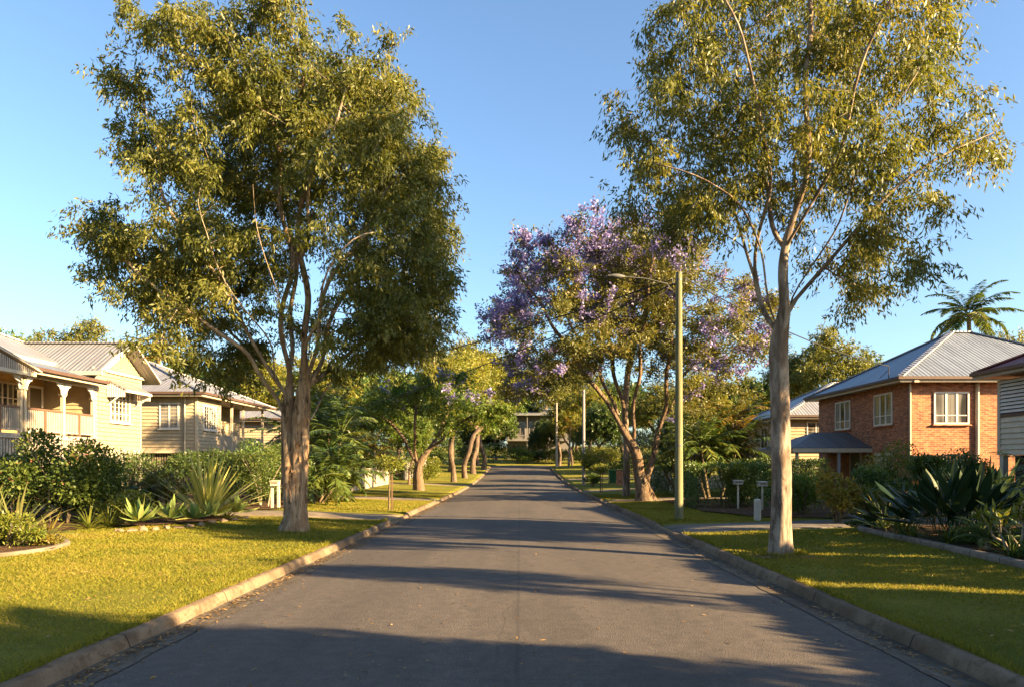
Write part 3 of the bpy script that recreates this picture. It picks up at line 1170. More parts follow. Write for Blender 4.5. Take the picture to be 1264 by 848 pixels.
def big_tree(name, label, cat, bx, by, Y, lines, clumps, rtrunk, bark, leaves, seed, dens=1.0, step=0.36, kill=0.55, per=90, spread=0.28, droop=1.0,
             L=0.15, W=0.036, rtip=0.006, group=None, dscale=0.8, cx=None, hw=None, up=0.0, extra_nodes=0.25, flare=0.35, limb=1.0, zs=1.0, limb_bark=None):
    rg = rng_(seed)
    X = wx(bx, Y)
    s = 913.0 / Y
    z0 = gzf(X, Y)
    loc = Vector((X, Y, z0 - 0.03))
    root = thing(name, label, cat, loc, group)
    att, flag = clumps_points(clumps, s, bx, by, rg, dens, dscale, cx, hw, zs)
    nodes, par = skeleton([px_line(l, s, bx, by) for l in lines], step)
    N, par, tips = grow(att, nodes, par, step, kill, rg)
    base = np.array(loc)
    w, rad, pts, ch = wood(N + base, par, rtrunk, rtip, 'trunk', bark, root, seed=seed, flare=flare, limb=limb, limb_bark=limb_bark, ntrunk=len(skeleton([px_line(l, s, bx, by) for l in (lines[:2] if name == 'street_tree' and seed == 101 else lines[:1])], step)[0]))
    thin = np.array([i for i in range(len(pts)) if rad[i] < rtip * 2.6 and i >= len(nodes)])
    tipset = np.array(sorted(set(tips) | set(int(i) for i in thin if not ch[i])), int)
    more = thin[rg.random(len(thin)) < extra_nodes]
    use = np.concatenate([tipset, more]).astype(int)
    tp = pts[use]
    crown = None
    if len(leaves) == 1:
        Q, tint = sprays(rg, tp, per, spread, droop, L, W, up=up)
        crown = leaf_mesh('crown', Q, tint, leaves[0], root)
    else:
        # two sorts: the flag of the nearest attraction point decides
        d = ((tp[:, None, :] - (att + base)[None, :, :]) ** 2).sum(2) if len(tp) * len(att) < 4e6 else None
        if d is None:
            nearest = np.array([((p - (att + base)) ** 2).sum(1).argmin() for p in tp])
        else:
            nearest = d.argmin(1)
        f = flag[nearest]
        fb = rg.random(len(tp)) < f
        Q, tint = sprays(rg, tp[~fb], per, spread, droop, L, W, up=up)
        Qx, tx = sprays(rg, tp[fb], max(4, per // 5), spread * 1.1, droop, L, W, up=up)
        crown = leaf_mesh('crown', np.concatenate([Q, Qx]), np.concatenate([tint, tx]), leaves[0], root)
        Qb, tb = sprays(rg, tp[fb], int(per * 0.75), spread * 0.8, droop * 0.4, L * 0.75, W * 1.5, up=up)
        leaf_mesh('blossom', Qb, tb, leaves[1], root)
    if bark == 'bark_paper':
        # curling strips of loose bark down the two fused stems
        nq = 190
        tk = [i for i in range(len(pts)) if rad[i] > 0.13]
        V, Fq, TN = [], [], []
        mb = MB().use('peel')
        for _ in range(nq):
            i = tk[int(rg.integers(0, len(tk)))]
            a = rg.random() * 6.28
            c, r_ = pts[i], rad[i] * 1.02
            o = np.array([math.cos(a), math.sin(a), 0])
            sd_ = np.array([-math.sin(a), math.cos(a), 0])
            w2, ln = rg.uniform(0.012, 0.035), rg.uniform(0.08, 0.3)
            z0_ = rg.uniform(-0.15, 0.15)
            rows = []
            for q in (0, 0.35, 0.7, 1.0):
                lift = 0.006 + 0.045 * q ** 2 * rg.uniform(0.3, 1.2)
                m_ = c + o * (r_ + lift) + np.array([0, 0, z0_ - ln * q]) + sd_ * 0.02 * q * rg.normal()
                ww = w2 * (1 - 0.5 * q)
                rows += [m_ + sd_ * ww + o * 0.006 * q, m_ - sd_ * ww + o * 0.01 * q]
            mb.add(rows, [(0, 1, 3, 2), (2, 3, 5, 4), (4, 5, 7, 6)], tint=np.full(8, rg.random()))
        mb.build('loose_bark', parent=root)['kind'] = 'stuff'
    print(name, 'nodes', len(N), 'tips', len(use), 'leaves', len(Q))
    return root


_proto = {}


def proto_tree(kind):
    """a generic crown for trees that stand farther off: (wood mesh, leaf mesh), 10 m tall, base at the origin"""
    if kind in _proto:
        return _proto[kind]
    spec = {
        #            h    trunk  crown centre, radii           clumps n, leaf L W  per  bark  leaf
        'spreading': (10, 3.0, (0, 0, 6.6), (4.4, 4.4, 3.1), 13, 0.27, 0.10, 46, 'bark_brown', 'leaf_mid', 21),
        'gum': (10, 3.4, (0, 0, 6.9), (3.3, 3.3, 3.2), 11, 0.26, 0.075, 40, 'bark_gum', 'leaf_gum2', 22),
        'golden': (10, 2.2, (0, 0, 6.2), (3.6, 3.6, 3.6), 14, 0.23, 0.09, 52, 'bark_brown', 'leaf_yellow', 23),
        'dense': (10, 1.4, (0, 0, 5.4), (3.8, 3.8, 4.4), 16, 0.28, 0.12, 60, 'bark_brown', 'leaf_dark', 24),
        'bright': (10, 1.6, (0, 0, 5.8), (3.6, 3.6, 4.0), 14, 0.26, 0.11, 50, 'bark_brown', 'leaf_bright', 25),
        'olive': (10, 2.4, (0, 0, 6.3), (4.0, 4.0, 3.6), 14, 0.25, 0.085, 52, 'bark_brown', 'leaf_gum', 26),
        'umbrella': (10, 3.6, (0, 0, 7.6), (5.6, 5.6, 2.0), 15, 0.24, 0.09, 42, 'bark_jaca', 'leaf_jaca', 27),
    }[kind]
    h, tr, cc, rr, nc, L, W, per, bark, leaf, seed = spec
    rg = rng_(seed)
    att = []
    for i in range(nc):
        u = unit(rg.normal(size=3))
        u[2] = abs(u[2]) * 1.1 - 0.35
        c = np.array(cc) + u * np.array(rr) * rg.uniform(0.55, 0.85)
        r = np.array(rr) * rg.uniform(0.28, 0.44)
        m = int(rg.integers(34, 56))
        att.append(c + unit(rg.normal(size=(m, 3))) * (rg.random((m, 1)) ** 0.4) * r)
    att = np.concatenate(att)
    att[:, 2] *= 9.8 / att[:, 2].max()
    nodes, par = skeleton([[(0, 0, 0), (rg.normal() * 0.15, rg.normal() * 0.15, tr * 0.5), (rg.normal() * 0.25, rg.normal() * 0.25, tr)]], 0.45)
    N, par, tips = grow(att, nodes, par, 0.42, 0.5, rg)
    w, rad, pts, ch = wood(N, par, 0.17, 0.012, 'trunk', bark, None, seed=seed)
    tp = pts[np.array(sorted(set(tips) | set(i for i in range(len(pts)) if not ch[i])), int)]
    Q, tint = sprays(rg, tp, int(per * 1.2), 0.36, 0.5, L, W)
    c = leaf_mesh('crown', Q, tint, leaf, None)
    res = (w.data, c.data)
    bpy.data.objects.remove(w)
    bpy.data.objects.remove(c)
    _proto[kind] = res
    return res


def far_tree(name, label, kind, x, y, h, wscale=1.0, rot=0.0, group=None, cat='tree', leaf=None, z=None):
    wm, cm = proto_tree(kind)
    k = h / 10.0
    root = thing(name, label, cat, (x, y, (gzf(x, y) if z is None else z) - 0.05), group)
    root.rotation_euler = (0, 0, rot)
    root.scale = (k * wscale, k * wscale, k)
    for nm, me in (('trunk', wm), ('crown', cm)):
        o = bpy.data.objects.new(nm, me)
        COL.objects.link(o)
        o.parent = root
        if leaf and nm == 'crown':
            o.material_slots[0].link = 'OBJECT'
            o.material_slots[0].material = M[leaf]
    return root


def leafy(name, label, x, y, rx, ry, h, leaf, seed, L=0.09, W=0.045, n=5000, cat='shrub', z0=0.0, lumps=9, bloom=None, nb=60, bL=0.06, group=None, droop=-0.2, box=False, stems=5, stem_mat='stem', skirt=0.12):
    """a shrub: leaves through a lumpy volume, denser towards the outside, on a few stems"""
    rg = rng_(seed)
    gzv = gzf(x, y) + z0
    root = thing(name, label, cat, (x, y, gzv), group)
    c = np.array([x, y, gzv + h * 0.5])
    pts = []
    if box:
        u = rg.random((n, 3)) * 2 - 1
        f = rg.integers(0, 5, n)
        e = 1 - np.abs(rg.normal(size=n)) * 0.09
        for a, (ax, sg) in enumerate(((0, 1), (0, -1), (1, -1), (2, 1), (1, 1))):
            m = f == a
            u[m, ax] = sg * e[m]
        u[:, 2] += 0.05 * np.sin(u[:, 0] * 9 + seed)
        C = c + u * np.array([rx, ry, h * 0.5]) + rg.normal(size=(n, 3)) * 0.035
        out = u
    else:
        per = n // (lumps + 1)
        Cs, Os = [], []
        for i in range(lumps + 1):
            m = per
            d = unit(rg.normal(size=(m, 3)))
            rr = rg.random((m, 1)) ** 0.33
            if i == 0:
                cc, r = c - np.array([0, 0, h * 0.06]), np.array([rx * 0.8, ry * 0.8, h * 0.42])
            else:
                u = unit(rg.normal(size=3))
                u[2] = u[2] * 0.9 + 0.12
                k = rg.uniform(0.3, 0.46)
                cc = c + u * np.array([rx, ry, h * 0.5]) * (1 - k)
                r = np.array([rx, ry, h * 0.5]) * k * rg.uniform(0.9, 1.15)
            Cs.append(cc + d * rr * r)
            Os.append(d)
        C, out = np.concatenate(Cs), np.concatenate(Os)
    keep = C[:, 2] > gzv + skirt * rg.random(len(C))
    C, out = C[keep], out[keep]
    k = len(C)
    D = out * 0.8 + rg.normal(size=(k, 3)) * 0.6
    D[:, 2] -= droop
    Q = leaf_quads(rg, C, D, L * rg.uniform(0.6, 1.3, k), W * rg.uniform(0.7, 1.3, k))
    tint = np.clip(0.42 + 0.18 * (C[:, 2] - c[2]) / (h * 0.5) * 0.5 + rg.normal(size=k) * 0.2, 0, 1)
    leaf_mesh('foliage', Q, tint, leaf, root)
    mb = MB().use(stem_mat)
    for i in range(stems):
        a = rg.random() * 6.28
        q = rg.uniform(0.3, 0.75)
        p0 = np.array([x + math.cos(a) * rx * 0.12, y + math.sin(a) * ry * 0.12, gzv - 0.05])
        p2 = np.array([x + math.cos(a) * rx * q, y + math.sin(a) * ry * q, gzv + h * rg.uniform(0.6, 0.85)])
        p1 = (p0 + p2) / 2 + np.array([-math.cos(a) * rx * 0.1, -math.sin(a) * ry * 0.1, h * 0.06])
        mb.tube([p0, p1, p2], [0.03, 0.022, 0.01], 6)
    mb.build('stem', parent=root)
    if bloom:
        sel = np.argsort(-(np.abs(out).max(1) + rg.random(k) * 0.8 + (C[:, 2] - c[2]) / h * 0.4 - (C[:, 1] - y) / ry * 0.3))[:nb * 6]
        b = C[rg.choice(sel, nb, replace=False)]
        Bq = np.repeat(b, 6, 0) + rg.normal(size=(nb * 6, 3)) * 0.02
        Qb = leaf_quads(rg, Bq, rg.normal(size=(nb * 6, 3)), bL, bL * 0.7)
        leaf_mesh('blossom', Qb, rg.random(nb * 6), bloom, root)
    return root


PROF = {
    'strap': lambda t: np.clip(np.where(t < 0.15, 0.6 + t * 2.6, 1 - ((t - 0.15) / 0.85) ** 2.2), 0.02, 1),
    'agave': lambda t: np.clip(np.where(t < 0.5, 0.55 + 0.9 * t, 1 - ((t - 0.5) / 0.5) ** 1.8), 0.02, 1),
    'paddle': lambda t: np.clip(np.where(t < 0.5, 0.09, np.sin(np.clip((t - 0.5) / 0.5, 0, 1) ** 0.8 * math.pi) ** 0.75), 0.05, 1),
}


def blades(mb, rg, x, y, z, n, L, W, tilt=(10, 75), arch=0.5, prof='strap', seg=7, fold=0.35, r0=0.05, az=None):
    """rosette of curved, folded blades; tilt from the vertical in degrees, inner to outer"""
    for i in range(n):
        q = (i + 0.5) / n
        a = i * 2.39996 + rg.normal() * 0.25 if az is None else az + rg.normal() * 0.6
        th = R(tilt[0] + (tilt[1] - tilt[0]) * q ** 0.8 + rg.normal() * 5)
        l = L * rg.uniform(0.78, 1.12)
        w = W * rg.uniform(0.8, 1.15)
        ts = np.linspace(0, 1, seg + 1)
        pts = []
        p = np.array([x + math.cos(a) * r0 * q, y + math.sin(a) * r0 * q, z])
        bend = arch * rg.uniform(0.5, 1.3)
        for k in range(seg + 1):
            pts.append(p.copy())
            tk = th + bend * (k / seg) ** 1.6 * (0.4 + math.sin(th))
            p = p + np.array([math.cos(a) * math.sin(tk), math.sin(a) * math.sin(tk), math.cos(tk)]) * l / seg
        pts = np.array(pts)
        sd_ = np.array([-math.sin(a), math.cos(a), 0])
        tw = rg.normal() * 0.3
        pr = PROF[prof](ts)
        tg = unit(np.gradient(pts, axis=0))
        nr = unit(np.cross(sd_, tg))
        sdv = sd_ * math.cos(tw) + nr * math.sin(tw)
        half_ = (pr * w / 2)[:, None]
        Lf = pts + sdv * half_ + nr * half_ * fold
        Rt = pts - sdv * half_ + nr * half_ * fold
        V = np.stack([Lf, pts, Rt], 1).reshape(-1, 3)
        Fq = []
        for k in range(seg):
            o = k * 3
            Fq += [(o, o + 1, o + 4, o + 3), (o + 1, o + 2, o + 5, o + 4)]
        tv = np.clip(0.45 + rg.normal() * 0.25, 0, 1)
        mb.add(V, Fq, tint=np.clip(tv + 0.15 * np.repeat(ts, 3) - 0.05, 0, 1), smooth=True)


def rosette(name, label, x, y, n, L, W, leaf, seed, cat='plant', group=None, z0=0.02, **kw):
    rg = rng_(seed)
    z = gzf(x, y) + z0
    root = thing(name, label, cat, (x, y, z), group)
    mb = MB().use(leaf)
    blades(mb, rg, x, y, z, n, L, W, **kw)
    mb.build('leaves', parent=root)
    return root


def frond_quads(rg, base, az, L, el, droop, leaflet, n, W):
    """feather frond: rachis points and leaflet quads"""
    t_ = np.linspace(0, 1, n)
    th = el - droop * t_ ** 1.5
    ds = L / n
    dx = np.cumsum(np.cos(th)) * ds
    dz = np.cumsum(np.sin(th)) * ds
    dirh = np.array([math.cos(az), math.sin(az), 0])
    pts = base + dx[:, None] * dirh + dz[:, None] * np.array([0, 0, 1])
    tg = unit(np.gradient(pts, axis=0))
    side = np.array([-math.sin(az), math.cos(az), 0])
    Q = []
    k0 = int(n * 0.14)
    env = np.sin(np.clip((t_ - 0.08) / 0.92, 0, 1) ** 0.7 * math.pi * 0.86 + 0.28)
    for sg in (-1, 1):
        C = pts[k0:]
        D = side * sg * 0.85 + tg[k0:] * 0.55 + np.array([0, 0, -0.38]) + rg.normal(size=C.shape) * 0.13
        Q.append(leaf_quads(rg, C, D, leaflet * np.clip(env[k0:], 0.15, 1) * rg.uniform(0.85, 1.1, len(C)), W, 0.3, side=tg[k0:] * 0.2 + np.array([0, 0, 1.0]) + rg.normal(size=C.shape) * 0.35))
    return pts, np.concatenate(Q)


def palm(name, label, x, y, h, nf, L, leaf, seed, rt=0.13, leaflet=0.55, W=0.055, stems=1, spread=0.5, cat='palm tree', group=None, el=(80, -10), droop=(0.9, 1.7), nl=34, bark='bark_palm'):
    rg = rng_(seed)
    z = gzf(x, y)
    root = thing(name, label, cat, (x, y, z), group)
    tk = MB().use(bark)
    Qs, tn = [], []
    ra = MB().use(leaf)
    for s_ in range(stems):
        a = rg.random() * 6.28
        hh = h if s_ == 0 else h * rg.uniform(0.4, 0.95)
        b = np.array([x, y, z]) + (0 if stems == 1 else spread) * np.array([math.cos(a), math.sin(a), 0]) * rg.uniform(0.2, 0.5)
        top = np.array([b[0], b[1], z + hh]) + (0.04 * hh if stems == 1 else spread * 0.6) * np.array([math.cos(a), math.sin(a), 0])
        tt = np.linspace(0, 1, 24)
        pts = b + (top - b) * tt[:, None]
        pts[0][2] -= 0.1
        rr = rt * (1.25 - 0.4 * tt) * (1 + 0.06 * (np.arange(24) % 2))
        tk.tube(pts, rr, 10)
        tk.tube([top, top + np.array([0, 0, rt * 4])], [rt * 1.15, rt * 0.5], 8)
        top = top + np.array([0, 0, rt * 2.5])
        for i in range(nf):
            q = (i + 0.5) / nf
            az = i * 2.39996 + rg.normal() * 0.2
            e = R(el[0] + (el[1] - el[0]) * q + rg.normal() * 6)
            pr, Q = frond_quads(rg, top, az, L * rg.uniform(0.8, 1.1), e, rg.uniform(*droop), leaflet, nl, W)
            Qs.append(Q)
            tn.append(np.clip(np.full(len(Q), 0.4 + 0.3 * (q - 0.5) + rg.normal() * 0.17) + rg.normal(size=len(Q)) * 0.08, 0, 1))
            ra.tube(pr[::3], np.linspace(0.022, 0.006, len(pr[::3])), 4, cap=False)
    tk.build('trunk', parent=root)
    ra.build('stalks', parent=root)
    leaf_mesh('fronds', np.concatenate(Qs), np.concatenate(tn), leaf, root)
    return root
# ------------------------------------------------------------------ houses
class Fc:
    """a wall plane: E faces +X, W faces -X, S faces the camera; a runs along it, o stands out from it"""

    def __init__(s, d, c):
        s.d, s.c = d, c

    def pt(s, a, o, z):
        if s.d == 'E':
            return (s.c + o, a, z)
        if s.d == 'W':
            return (s.c - o, a, z)
        return (a, s.c - o, z)

    def box(s, mb, a0, a1, o0, o1, z0, z1):
        p, q = s.pt(a0, o0, z0), s.pt(a1, o1, z1)
        mb.box(p[0], q[0], p[1], q[1], p[2], q[2])


def weatherboards(mb, fc, a0, a1, z0, z1, pitch=0.185, lip=0.048, top=None):
    """lapped boards; top(a) may bound the wall for gables as (apex a, apex z)"""
    z = z0
    while z < z1 - 1e-3:
        zt = min(z + pitch, z1)
        b0, b1 = a0, a1
        if top:
            am, zm, sl = top
            if z > zm[0]:
                w = (zm[1] - z) / sl
                b0, b1 = am - w, am + w
                if w < 0.08:
                    break
        P4 = [fc.pt(b0, lip, z), fc.pt(b1, lip, z), fc.pt(b1, 0.004, zt), fc.pt(b0, 0.004, zt)]
        Q4 = [fc.pt(b0, 0.0, z), fc.pt(b1, 0.0, z), fc.pt(b1, lip, z), fc.pt(b0, lip, z)]
        if fc.d == 'W':
            P4, Q4 = P4[::-1], Q4[::-1]
        mb.poly(P4)
        mb.poly(Q4)
        for e in (b0, b1):
            mb.poly([fc.pt(e, 0, z), fc.pt(e, lip, z), fc.pt(e, 0.004, zt)])
        z = zt


def window(parent, fc, a0, a1, z0, z1, cols=2, rows=1, frame='white_paint', pane='pane_curtain', sill=True, depth=0.05, bar=0.035, name='window', extra=None, split=None):
    mb = MB().use(frame)
    c = 0.07
    d = depth
    fc.box(mb, a0 - c, a0, 0.002, d, z0 - c, z1 + c)
    fc.box(mb, a1, a1 + c, 0.002, d, z0 - c, z1 + c)
    fc.box(mb, a0, a1, 0.002, d, z1, z1 + c)
    fc.box(mb, a0, a1, 0.002, d, z0 - c, z0)
    w = (a1 - a0) / cols
    for i in range(1, cols):
        fc.box(mb, a0 + i * w - bar, a0 + i * w + bar, 0.012, d - 0.008, z0, z1)
    hs = [z0 + (z1 - z0) * (j / rows) for j in range(1, rows)] if split is None else [z0 + (z1 - z0) * q for q in split]
    for zz in hs:
        for i in range(cols):
            fc.box(mb, a0 + i * w + (bar if i else 0), a0 + (i + 1) * w - (bar if i < cols - 1 else 0), 0.014, d - 0.014, zz - 0.018, zz + 0.018)
    wn_ = mb.build(name, parent=parent)
    pm = MB().use(pane)
    fc.box(pm, a0, a1, 0.003, 0.022, z0, z1)
    pm.build('pane', parent=wn_)
    if sill:
        sm = MB().use(frame if sill is True else sill)
        fc.box(sm, a0 - 0.14, a1 + 0.14, 0.003, d + 0.06, z0 - c - 0.06, z0 - c - 0.003)
        sm.build('sill', parent=wn_)
    return wn_


def hip_roof(parent, x0, x1, y0, y1, ez, rise, mat, inset=None, fascia='beam_cream', gutter='gutter_brown', t=0.05, ridge='roof_pale', soffit='soffit', gut=True):
    w, d = x1 - x0, y1 - y0
    i = inset if inset is not None else min(w, d) / 2
    if w >= d:
        r0, r1 = Vector((x0 + i, (y0 + y1) / 2, ez + rise)), Vector((x1 - i, (y0 + y1) / 2, ez + rise))
    else:
        r0, r1 = Vector(((x0 + x1) / 2, y0 + i, ez + rise)), Vector(((x0 + x1) / 2, y1 - i, ez + rise))
    A, B, C_, D = [Vector(p) for p in ((x0, y0, ez), (x1, y0, ez), (x1, y1, ez), (x0, y1, ez))]
    mb = MB().use(mat)

    def plane(pts):
        e = (pts[1] - pts[0]).normalized()
        n = e.cross(pts[2] - pts[0]).normalized()
        up = n.cross(e)
        mb.poly(pts, [((p - pts[0]).dot(e), (p - pts[0]).dot(up)) for p in pts])
    if w >= d:
        plane([A, B, r1, r0]); plane([C_, D, r0, r1]); plane([B, C_, r1]); plane([D, A, r0])
        hips = [(A, r0), (D, r0), (B, r1), (C_, r1), (r0, r1)]
    else:
        plane([D, A, r0, r1]); plane([B, C_, r1, r0]); plane([A, B, r0]); plane([C_, D, r1])
        hips = [(A, r0), (B, r0), (C_, r1), (D, r1), (r0, r1)]
    mb.use(soffit)
    mb.poly([A - Vector((0, 0, 0.16)), D - Vector((0, 0, 0.16)), C_ - Vector((0, 0, 0.16)), B - Vector((0, 0, 0.16))])
    ro = mb.build('roof', parent=parent)
    rc = MB().use(ridge)
    for a, b in hips:
        if (b - a).length > 0.1:
            rc.beam(a + Vector((0, 0, 0.03)), b + Vector((0, 0, 0.03)), 0.26, 0.06)
    rc.build('ridge_cap', parent=ro)
    gm = MB().use(fascia)
    gm.box(x0, x1, y0, y0 + 0.03, ez - 0.2, ez - 0.01)
    gm.box(x0, x0 + 0.03, y0 + 0.031, y1, ez - 0.2, ez - 0.01)
    gm.box(x1 - 0.03, x1, y0 + 0.031, y1, ez - 0.2, ez - 0.01)
    gm.build('fascia', parent=ro)
    if gut:
        g2 = MB().use(gutter)
        g2.box(x0 - 0.11, x1 + 0.11, y0 - 0.11, y0 - 0.003, ez - 0.09, ez + 0.03)
        g2.box(x0 - 0.11, x0 - 0.003, y0 - 0.002, y1, ez - 0.09, ez + 0.03)
        g2.box(x1 + 0.003, x1 + 0.11, y0 - 0.002, y1, ez - 0.09, ez + 0.03)
        g2.build('gutter', parent=ro)
    return ro


def plane_roof(mb, pts, t=0.06):
    p = [Vector(q) for q in pts]
    e = (p[1] - p[0]).normalized()
    n = e.cross(p[2] - p[0]).normalized()
    up = n.cross(e)
    mb.slab(p, t, [((q - p[0]).dot(e), (q - p[0]).dot(up)) for q in p])


# --- left: timber cottage with a verandah and a street gable
def verandah_house():
    root = thing('timber_cottage', 'cream weatherboard cottage with railed verandah and street gable under a window hood', 'house', (-22, 28, gzf(-18, 28)))
    g0 = gzf(-18, 28)
    wl = MB().use('cream')
    wl.box(-30, -20.26, 19.9, 35.1, 2.55, 6.0)
    wl.box(-25, -18.05, 31.46, 35.1, 2.45, 5.95)
    wl.use('ochre')
    weatherboards(wl, Fc('E', -20.25), 19.9, 31.44, 2.9, 5.75)
    wl.use('cream')
    wf = Fc('E', -18.04)
    weatherboards(wl, wf, 31.40, 35.12, 2.46, 5.84)
    weatherboards(wl, Fc('S', 31.44), -20.24, -18.02, 2.46, 5.9)
    wl.use('white_worn')
    wl.box(-20.2, -17.98, 31.34, 31.44, 2.15, 2.46)
    wf.box(wl, 31.35, 31.47, 0.0, 0.04, 2.46, 5.85)
    wf.box(wl, 35.05, 35.17, 0.0, 0.04, 2.46, 5.85)
    wf.box(wl, 31.3, 35.2, 0.0, 0.045, 2.1, 2.455)
    wl.build('wall', parent=root)
    # gable infill: upright battens under the barge boards
    gm = MB().use('cream')
    am, zt, sl = 33.28, 7.06, 0.62
    for i in range(-18, 19):
        a = am + i * 0.11
        h = zt - abs(i * 0.11) * sl
        if h > 5.9:
            wf.box(gm, a - 0.054, a + 0.054, 0.0, 0.02 + 0.012 * (i % 2), 5.86, h)
    gm.use('beam_cream')
    wf.box(gm, 31.1, 35.4, 0.035, 0.1, 5.78, 5.9)
    gm.build('gable', parent=root)
    bg_ = MB().use('white_paint')
    for sg in (-1, 1):
        bg_.beam((-17.42, am, zt + 0.1), (-17.42, am + sg * 2.35, zt + 0.1 - 2.35 * sl), 0.05, 0.24, up=(1, 0, 0.001))
    # barge board bracket beam
    bg_.box(-18.0, -17.45, 31.0, 31.08, 5.6, 5.72)
    bg_.build('barge_board', parent=root)
    rf = MB().use('roof_pale')
    y0, y1, ze, zr = 30.85, 35.75, 5.66, 7.2
    plane_roof(rf, [(-26.5, y0, ze), (-17.36, y0, ze), (-17.36, am, zr), (-26.5, am, zr)])
    plane_roof(rf, [(-17.36, y1, ze), (-26.5, y1, ze), (-26.5, am, zr), (-17.36, am, zr)])
    gr = rf.build('roof', parent=root)
    q = MB().use('beam_cream')
    q.box(-24, -17.4, 30.74, 30.86, 5.5, 5.66)
    q.build('gutter', parent=gr)
    rc = MB().use('roof_pale')
    rc.beam((-26.4, am, zr + 0.03), (-17.34, am, zr + 0.03), 0.28, 0.06)
    rc.build('ridge_cap', parent=gr)
    hip_roof(root, -30.8, -19.7, 19.0, 35.9, 6.1, 2.35, 'roof_pale', gut=False)
    # verandah
    fl = MB().use('white_worn')
    fl.box(-20.2, -17.95, 19.5, 31.32, 2.72, 2.9)
    fl.build('verandah_floor', parent=root)
    vr = MB().use('roof_blue')
    plane_roof(vr, [(-17.5, 19.3, 5.27), (-17.5, 31.4, 5.27), (-20.1, 31.4, 6.05), (-20.1, 19.3, 6.05)])
    vo = vr.build('verandah_roof', parent=root)
    vg = MB().use('gutter_brown')
    vg.box(-17.5, -17.38, 19.3, 31.38, 5.17, 5.29)
    vg.build('gutter', parent=vo)
    vb = MB().use('beam_cream')
    vb.box(-18.1, -17.99, 19.5, 31.3, 4.98, 5.16)
    vb.box(-17.62, -17.52, 19.3, 31.38, 5.06, 5.2)
    vb.build('beam', parent=vo)
    ceil = MB().use('beam_cream')
    ceil.poly([(-20.2, 19.5, 5.6), (-20.2, 31.3, 5.6), (-18.1, 31.3, 5.17), (-18.1, 19.5, 5.17)])
    ceil.build('ceiling', parent=vo)
    for y, w in ((22.0, 0.13), (24.5, 0.13), (26.8, 0.24), (29.2, 0.13), (31.25, 0.12)):
        pm = MB().use('beam_cream')
        if w > 0.2:
            for dy in (-0.11, 0.11):
                pm.box(-18.11, -17.99, y + dy - 0.055, y + dy + 0.055, 2.9, 4.98)
        else:
            pm.box(-18.11, -17.99, y - w / 2, y + w / 2, 2.9, 4.98)
        pm.box(-18.15, -17.95, y - w / 2 - 0.05, y + w / 2 + 0.05, 4.5, 4.58)
        po = pm.build('verandah_post', parent=root)
        bk = MB().use('white_paint')
        for sg in (-1, 1):
            if y > 31 and sg > 0:
                continue
            b0 = y + sg * (w / 2 + 0.003)
            prof = [(0, 4.97), (0.42, 4.97), (0.36, 4.86), (0.22, 4.8), (0.12, 4.66), (0.08, 4.5), (0, 4.42)]
            pts = [(-18.03, b0 + sg * d, z) for d, z in prof]
            bk.slab(pts if sg > 0 else pts[::-1], 0.04)
        bk.build('bracket', parent=po)
    for a, b in ((19.6, 21.93), (22.07, 24.43), (24.57, 26.62), (26.98, 29.13), (29.27, 31.18)):
        bm_ = MB().use('red_brown')
        bm_.box(-18.1, -18.0, a, b, 3.8, 3.87)
        bm_.use('white_worn')
        bm_.box(-18.08, -18.02, a, b, 3.0, 3.06)
        k = int((b - a) / 0.105)
        for i in range(k):
            y = a + (b - a) * (i + 0.5) / k
            bm_.box(-18.07, -18.03, y - 0.026, y + 0.026, 3.06, 3.8)
        mid = (a + b) / 2
        bm_.use('red_brown')
        bm_.box(-18.12, -17.98, mid - 0.05, mid + 0.05, 2.9, 3.8)
        bm_.build('balustrade', parent=root)
    sk = MB().use('white_worn')
    y = 19.6
    while y < 31.3:
        sk.box(-18.03, -17.99, y, y + 0.085, 1.7, 2.7)
        y += 0.15
    sk.box(-18.06, -18.035, 19.6, 31.3, 1.7, 1.78)
    sk.build('skirting_battens', parent=root)
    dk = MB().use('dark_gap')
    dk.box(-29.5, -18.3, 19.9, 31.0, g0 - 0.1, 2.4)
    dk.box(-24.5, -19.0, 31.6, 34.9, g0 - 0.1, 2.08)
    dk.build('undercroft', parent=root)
    for y in (31.5, 33.3, 35.0):
        st = MB().use('white_worn')
        st.box(-18.16, -17.94, y - 0.1, y + 0.1, g0 - 0.1, 2.098)
        st.beam((-18.05, y + 0.12, 1.75), (-18.05, y + 0.55, 2.09), 0.08, 0.08)
        st.build('stump', parent=root)
    # low gablet over the entry steps
    gb = MB().use('roof_blue')
    plane_roof(gb, [(-17.1, 26.3, 5.12), (-20.1, 26.3, 5.12 + 0.35), (-20.1, 23.7, 6.05), (-17.1, 23.7, 5.75)][::-1])
    plane_roof(gb, [(-17.1, 21.1, 5.12), (-20.1, 21.1, 5.47), (-20.1, 23.7, 6.05), (-17.1, 23.7, 5.75)])
    go = gb.build('entry_roof', parent=root)
    gl = MB().use('beam_cream')
    for sg in (-1, 1):
        gl.beam((-17.08, 23.7, 5.7), (-17.08, 23.7 + sg * 2.62, 5.05), 0.05, 0.17, up=(1, 0, 0.001))
    gl.box(-17.13, -17.06, 21.3, 26.1, 4.86, 4.98)
    gl.use('white_worn')
    for i in range(-22, 23):
        y = 23.7 + i * 0.105
        gl.box(-17.12, -17.08, y - 0.025, y + 0.025, 4.98, 5.6 - abs(i * 0.105) * 0.24)
    gl.build('gable_lattice', parent=go)
    # windows and door on the verandah wall
    vf = Fc('E', -20.225)
    window(root, vf, 28.55, 29.75, 3.3, 4.95, 4, 3, frame='beam_cream', pane='pane_dark')
    window(root, vf, 25.2, 26.6, 3.3, 4.95, 4, 3, frame='beam_cream', pane='pane_dark')
    dm = MB().use('white_paint')
    vf.box(dm, 30.35, 30.45, 0.002, 0.05, 2.9, 5.05)
